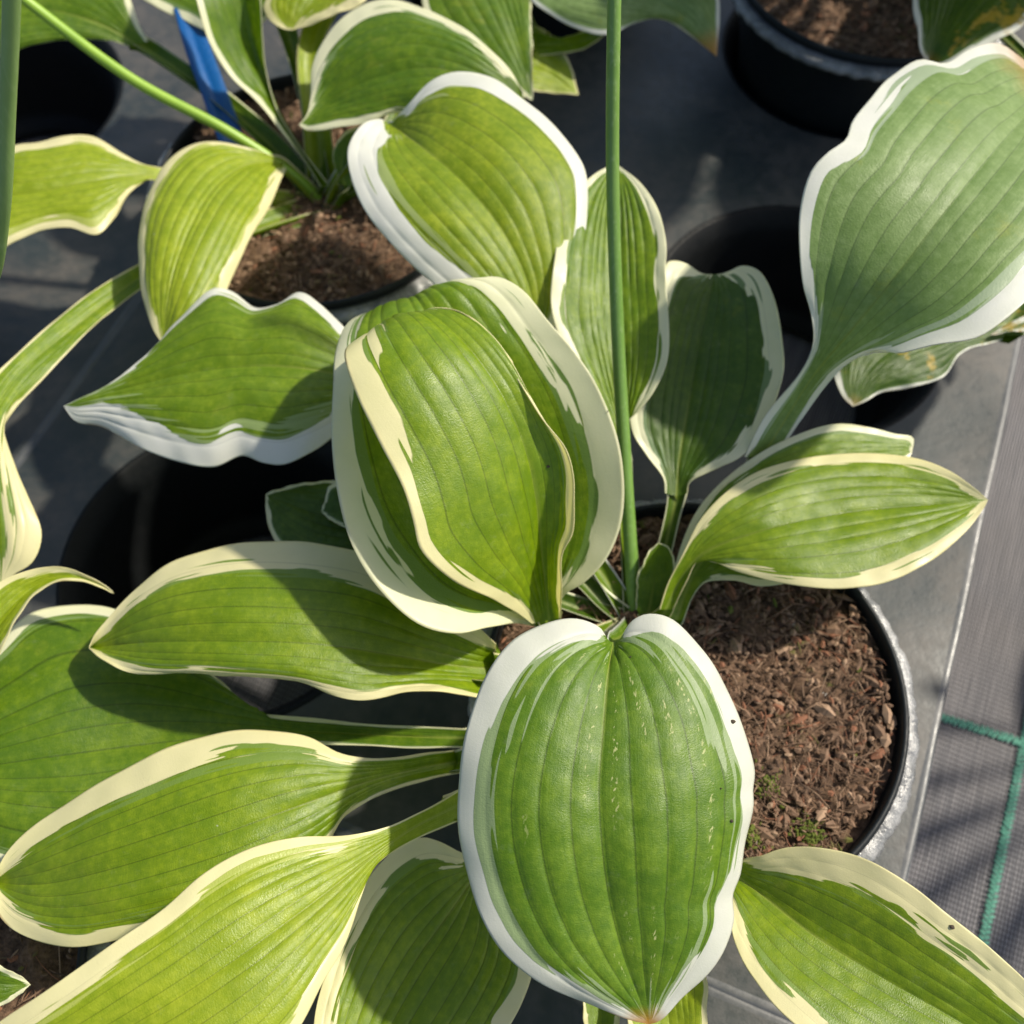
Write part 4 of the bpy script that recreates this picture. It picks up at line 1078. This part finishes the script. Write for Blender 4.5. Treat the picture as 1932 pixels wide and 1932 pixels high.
Gp = plant(1050, -170, 5.2, "hosta above the top edge, one long drooping leaf in view")
CG = (1050, -170, 5.0)
leaf(Gp, [(1100, -110, 9.4), (1180, -100, 10.0), (1280, -70, 9.9), (1350, -20), (1357, 40, 8.6), (1352, 107, 7.8)],
     [(1040, -60, 9.2), (1110, -30, 9.8), (1200, -15, 9.8), (1300, 35, 9.0), (1352, 107, 7.8)],
     [(985, -40, 9.1), (1005, 4, 9.3), (1050, 35), (1105, 60, 8.9), (1150, 66), (1192, 46, 9.0), (1240, 37), (1290, 58, 8.4), (1325, 85), (1352, 107, 7.8)],
     L_GLAUC, margin=(.2, .2), nv=6, furrow=.04, stalk=[(1040, -62, 9), (1030, -120, 7.5), CG], seed=.39, ruffle=.03, N=60,
     label="bluish drooping leaf with a wavy cream edge at the top, right of centre")
leaf(Gp, [(1010, 60, 7.5), (1060, 70, 7.6), (1110, 55, 7.7), (1160, 20, 7.8)],
     [(1010, 85, 7.4), (1075, 82, 7.5), (1125, 62, 7.6), (1160, 20, 7.8)],
     [(1010, 105, 7.3), (1080, 98, 7.4), (1135, 72, 7.6), (1160, 20, 7.8)],
     L_MID, margin=(.06, .06), nv=3, furrow=.03, N=30, seed=.59, stalk=[(1010, 84, 7.3), (985, 0, 6.8), (1020, -120, 5.8), CG], label="green leaf base crossing behind the drooping leaf")
Cp = plant(-430, 650, 5.2, "hosta outside the left edge that sends one thick flower stalk into view")
tube("flower_stalk", [(-430, 650, 5.0), (-300, 640, 8), (-120, 620, 12.5), (-22, 540, 17), (4, 400, 20.5), (14, 200, 24), (22, 0, 27), (28, -200, 29.5)], [.28, .26, .25, .245, .24, .24, .235, .23], M_STALK3, Cp)
Fp = plant(-210, 1800, 5.2, "hosta at the lower left corner, a folded leaf and a grey leaf in view")
CF = (-210, 1800, 5.0)
leaf(Fp, [(-120, 1280, 9.2), (-60, 1160, 9.8), (0, 1098, 9.9), (60, 1074), (112, 1070, 9.6), (160, 1086), (196, 1104, 9.2), (216, 1120, 9.0)],
     [(-90, 1310, 8.6), (-40, 1225, 9.0), (15, 1150, 9.3), (70, 1104, 9.3), (130, 1086, 9.3), (190, 1104, 9.1), (216, 1120, 9.0)],
     [(-60, 1320, 9.0), (-20, 1270, 9.3), (6, 1215, 9.7), (34, 1165), (64, 1122, 9.7), (104, 1098), (150, 1096, 9.4), (192, 1108, 9.2), (216, 1120, 9.0)],
     L_YEL, margin=(.18, .14), nv=4, furrow=.03, fold=1.5, N=60, seed=.57, ruffle=.02, stalk=[(-90, 1312, 8.5), (-160, 1500, 7), (-190, 1680, 6), CF],
     label="folded narrow leaf with a curled yellow tip at the left edge")
leaf(Fp, [(-120, 1790, 8.0), (-60, 1800, 8.3), (0, 1822, 8.2), (36, 1840, 7.9), (58, 1858, 7.6)],
     [(-120, 1840, 7.8), (-50, 1850, 8.0), (10, 1857, 7.9), (58, 1858, 7.6)],
     [(-110, 1900, 7.7), (-50, 1905, 7.8), (10, 1895, 7.7), (58, 1858, 7.6)],
     L_DARK, margin=(.12, .1), nv=4, furrow=.03, N=40, seed=.22, stalk=[(-120, 1841, 7.7), (-160, 1830, 6.6), CF],
     label="greyish leaf tip low in the bottom left corner")

# ------------------------------------------------------------------ blue plant label in the upper left pot
def blue_label():
    C = catmull(trace([(352, 20, 8.6), (372, 90, 8.2), (398, 160, 7.6), (422, 225, 6.9), (446, 290, 6.0), (462, 330, 5.0)]), 50)
    T = np.gradient(C, axis=0); T /= np.linalg.norm(T, axis=1)[:, None]
    n = np.array([.35, -.75, .55]); n = n[None] - T * (T @ n)[:, None]; n /= np.linalg.norm(n, axis=1)[:, None]
    s = np.cross(n, T)
    w = .66
    prof = [(-1, .20), (-.9, .27), (-.2, .05), (0, .02), (.2, .05), (.9, .27), (1, .20), (.9, .13), (.2, -.08), (0, -.11), (-.2, -.08), (-.9, .13)]
    X = np.stack([C + s * (w * a) + n * b_ for a, b_ in prof], 1)
    V = X.reshape(-1, 3)
    F = grid_faces(50, len(prof), closed=True) + [tuple(range(len(prof)))[::-1], tuple(range(49 * len(prof), 50 * len(prof)))]
    o = mesh_obj("plant_label", V, F, M_BLUE)
    o["label"] = "bent bright blue plastic plant label standing in the upper left pot"
    o["category"] = "plant label"
blue_label()

# ------------------------------------------------------------------ unseen neighbour added outside the right edge, leaves narrowed to shade the fabric in bands
RX, RY = 47.0, 19.0
make_pot(RX, RY, "unseen black plastic pot outside the right edge, standing on the bare fabric", 300)
Rp_ = empty("hosta_plant", (RX, RY, 5.2), "unseen hosta outside the right edge whose leaves shade the fabric", "hosta plant", G_PLANT)
for i, (a, r1, w, z0, z1) in enumerate(((197, 16, .75, 11, 15), (216, 17, .8, 12, 17), (236, 17, .8, 10, 14), (176, 15, .8, 12, 17), (152, 14, .8, 11, 15), (258, 17, .9, 11, 16), (330, 12, 1.2, 10, 13))):
    free_leaf(Rp_, RX, RY, math.radians(a), 4.5, r1, w, z0, z1, (i * .37) % 1)
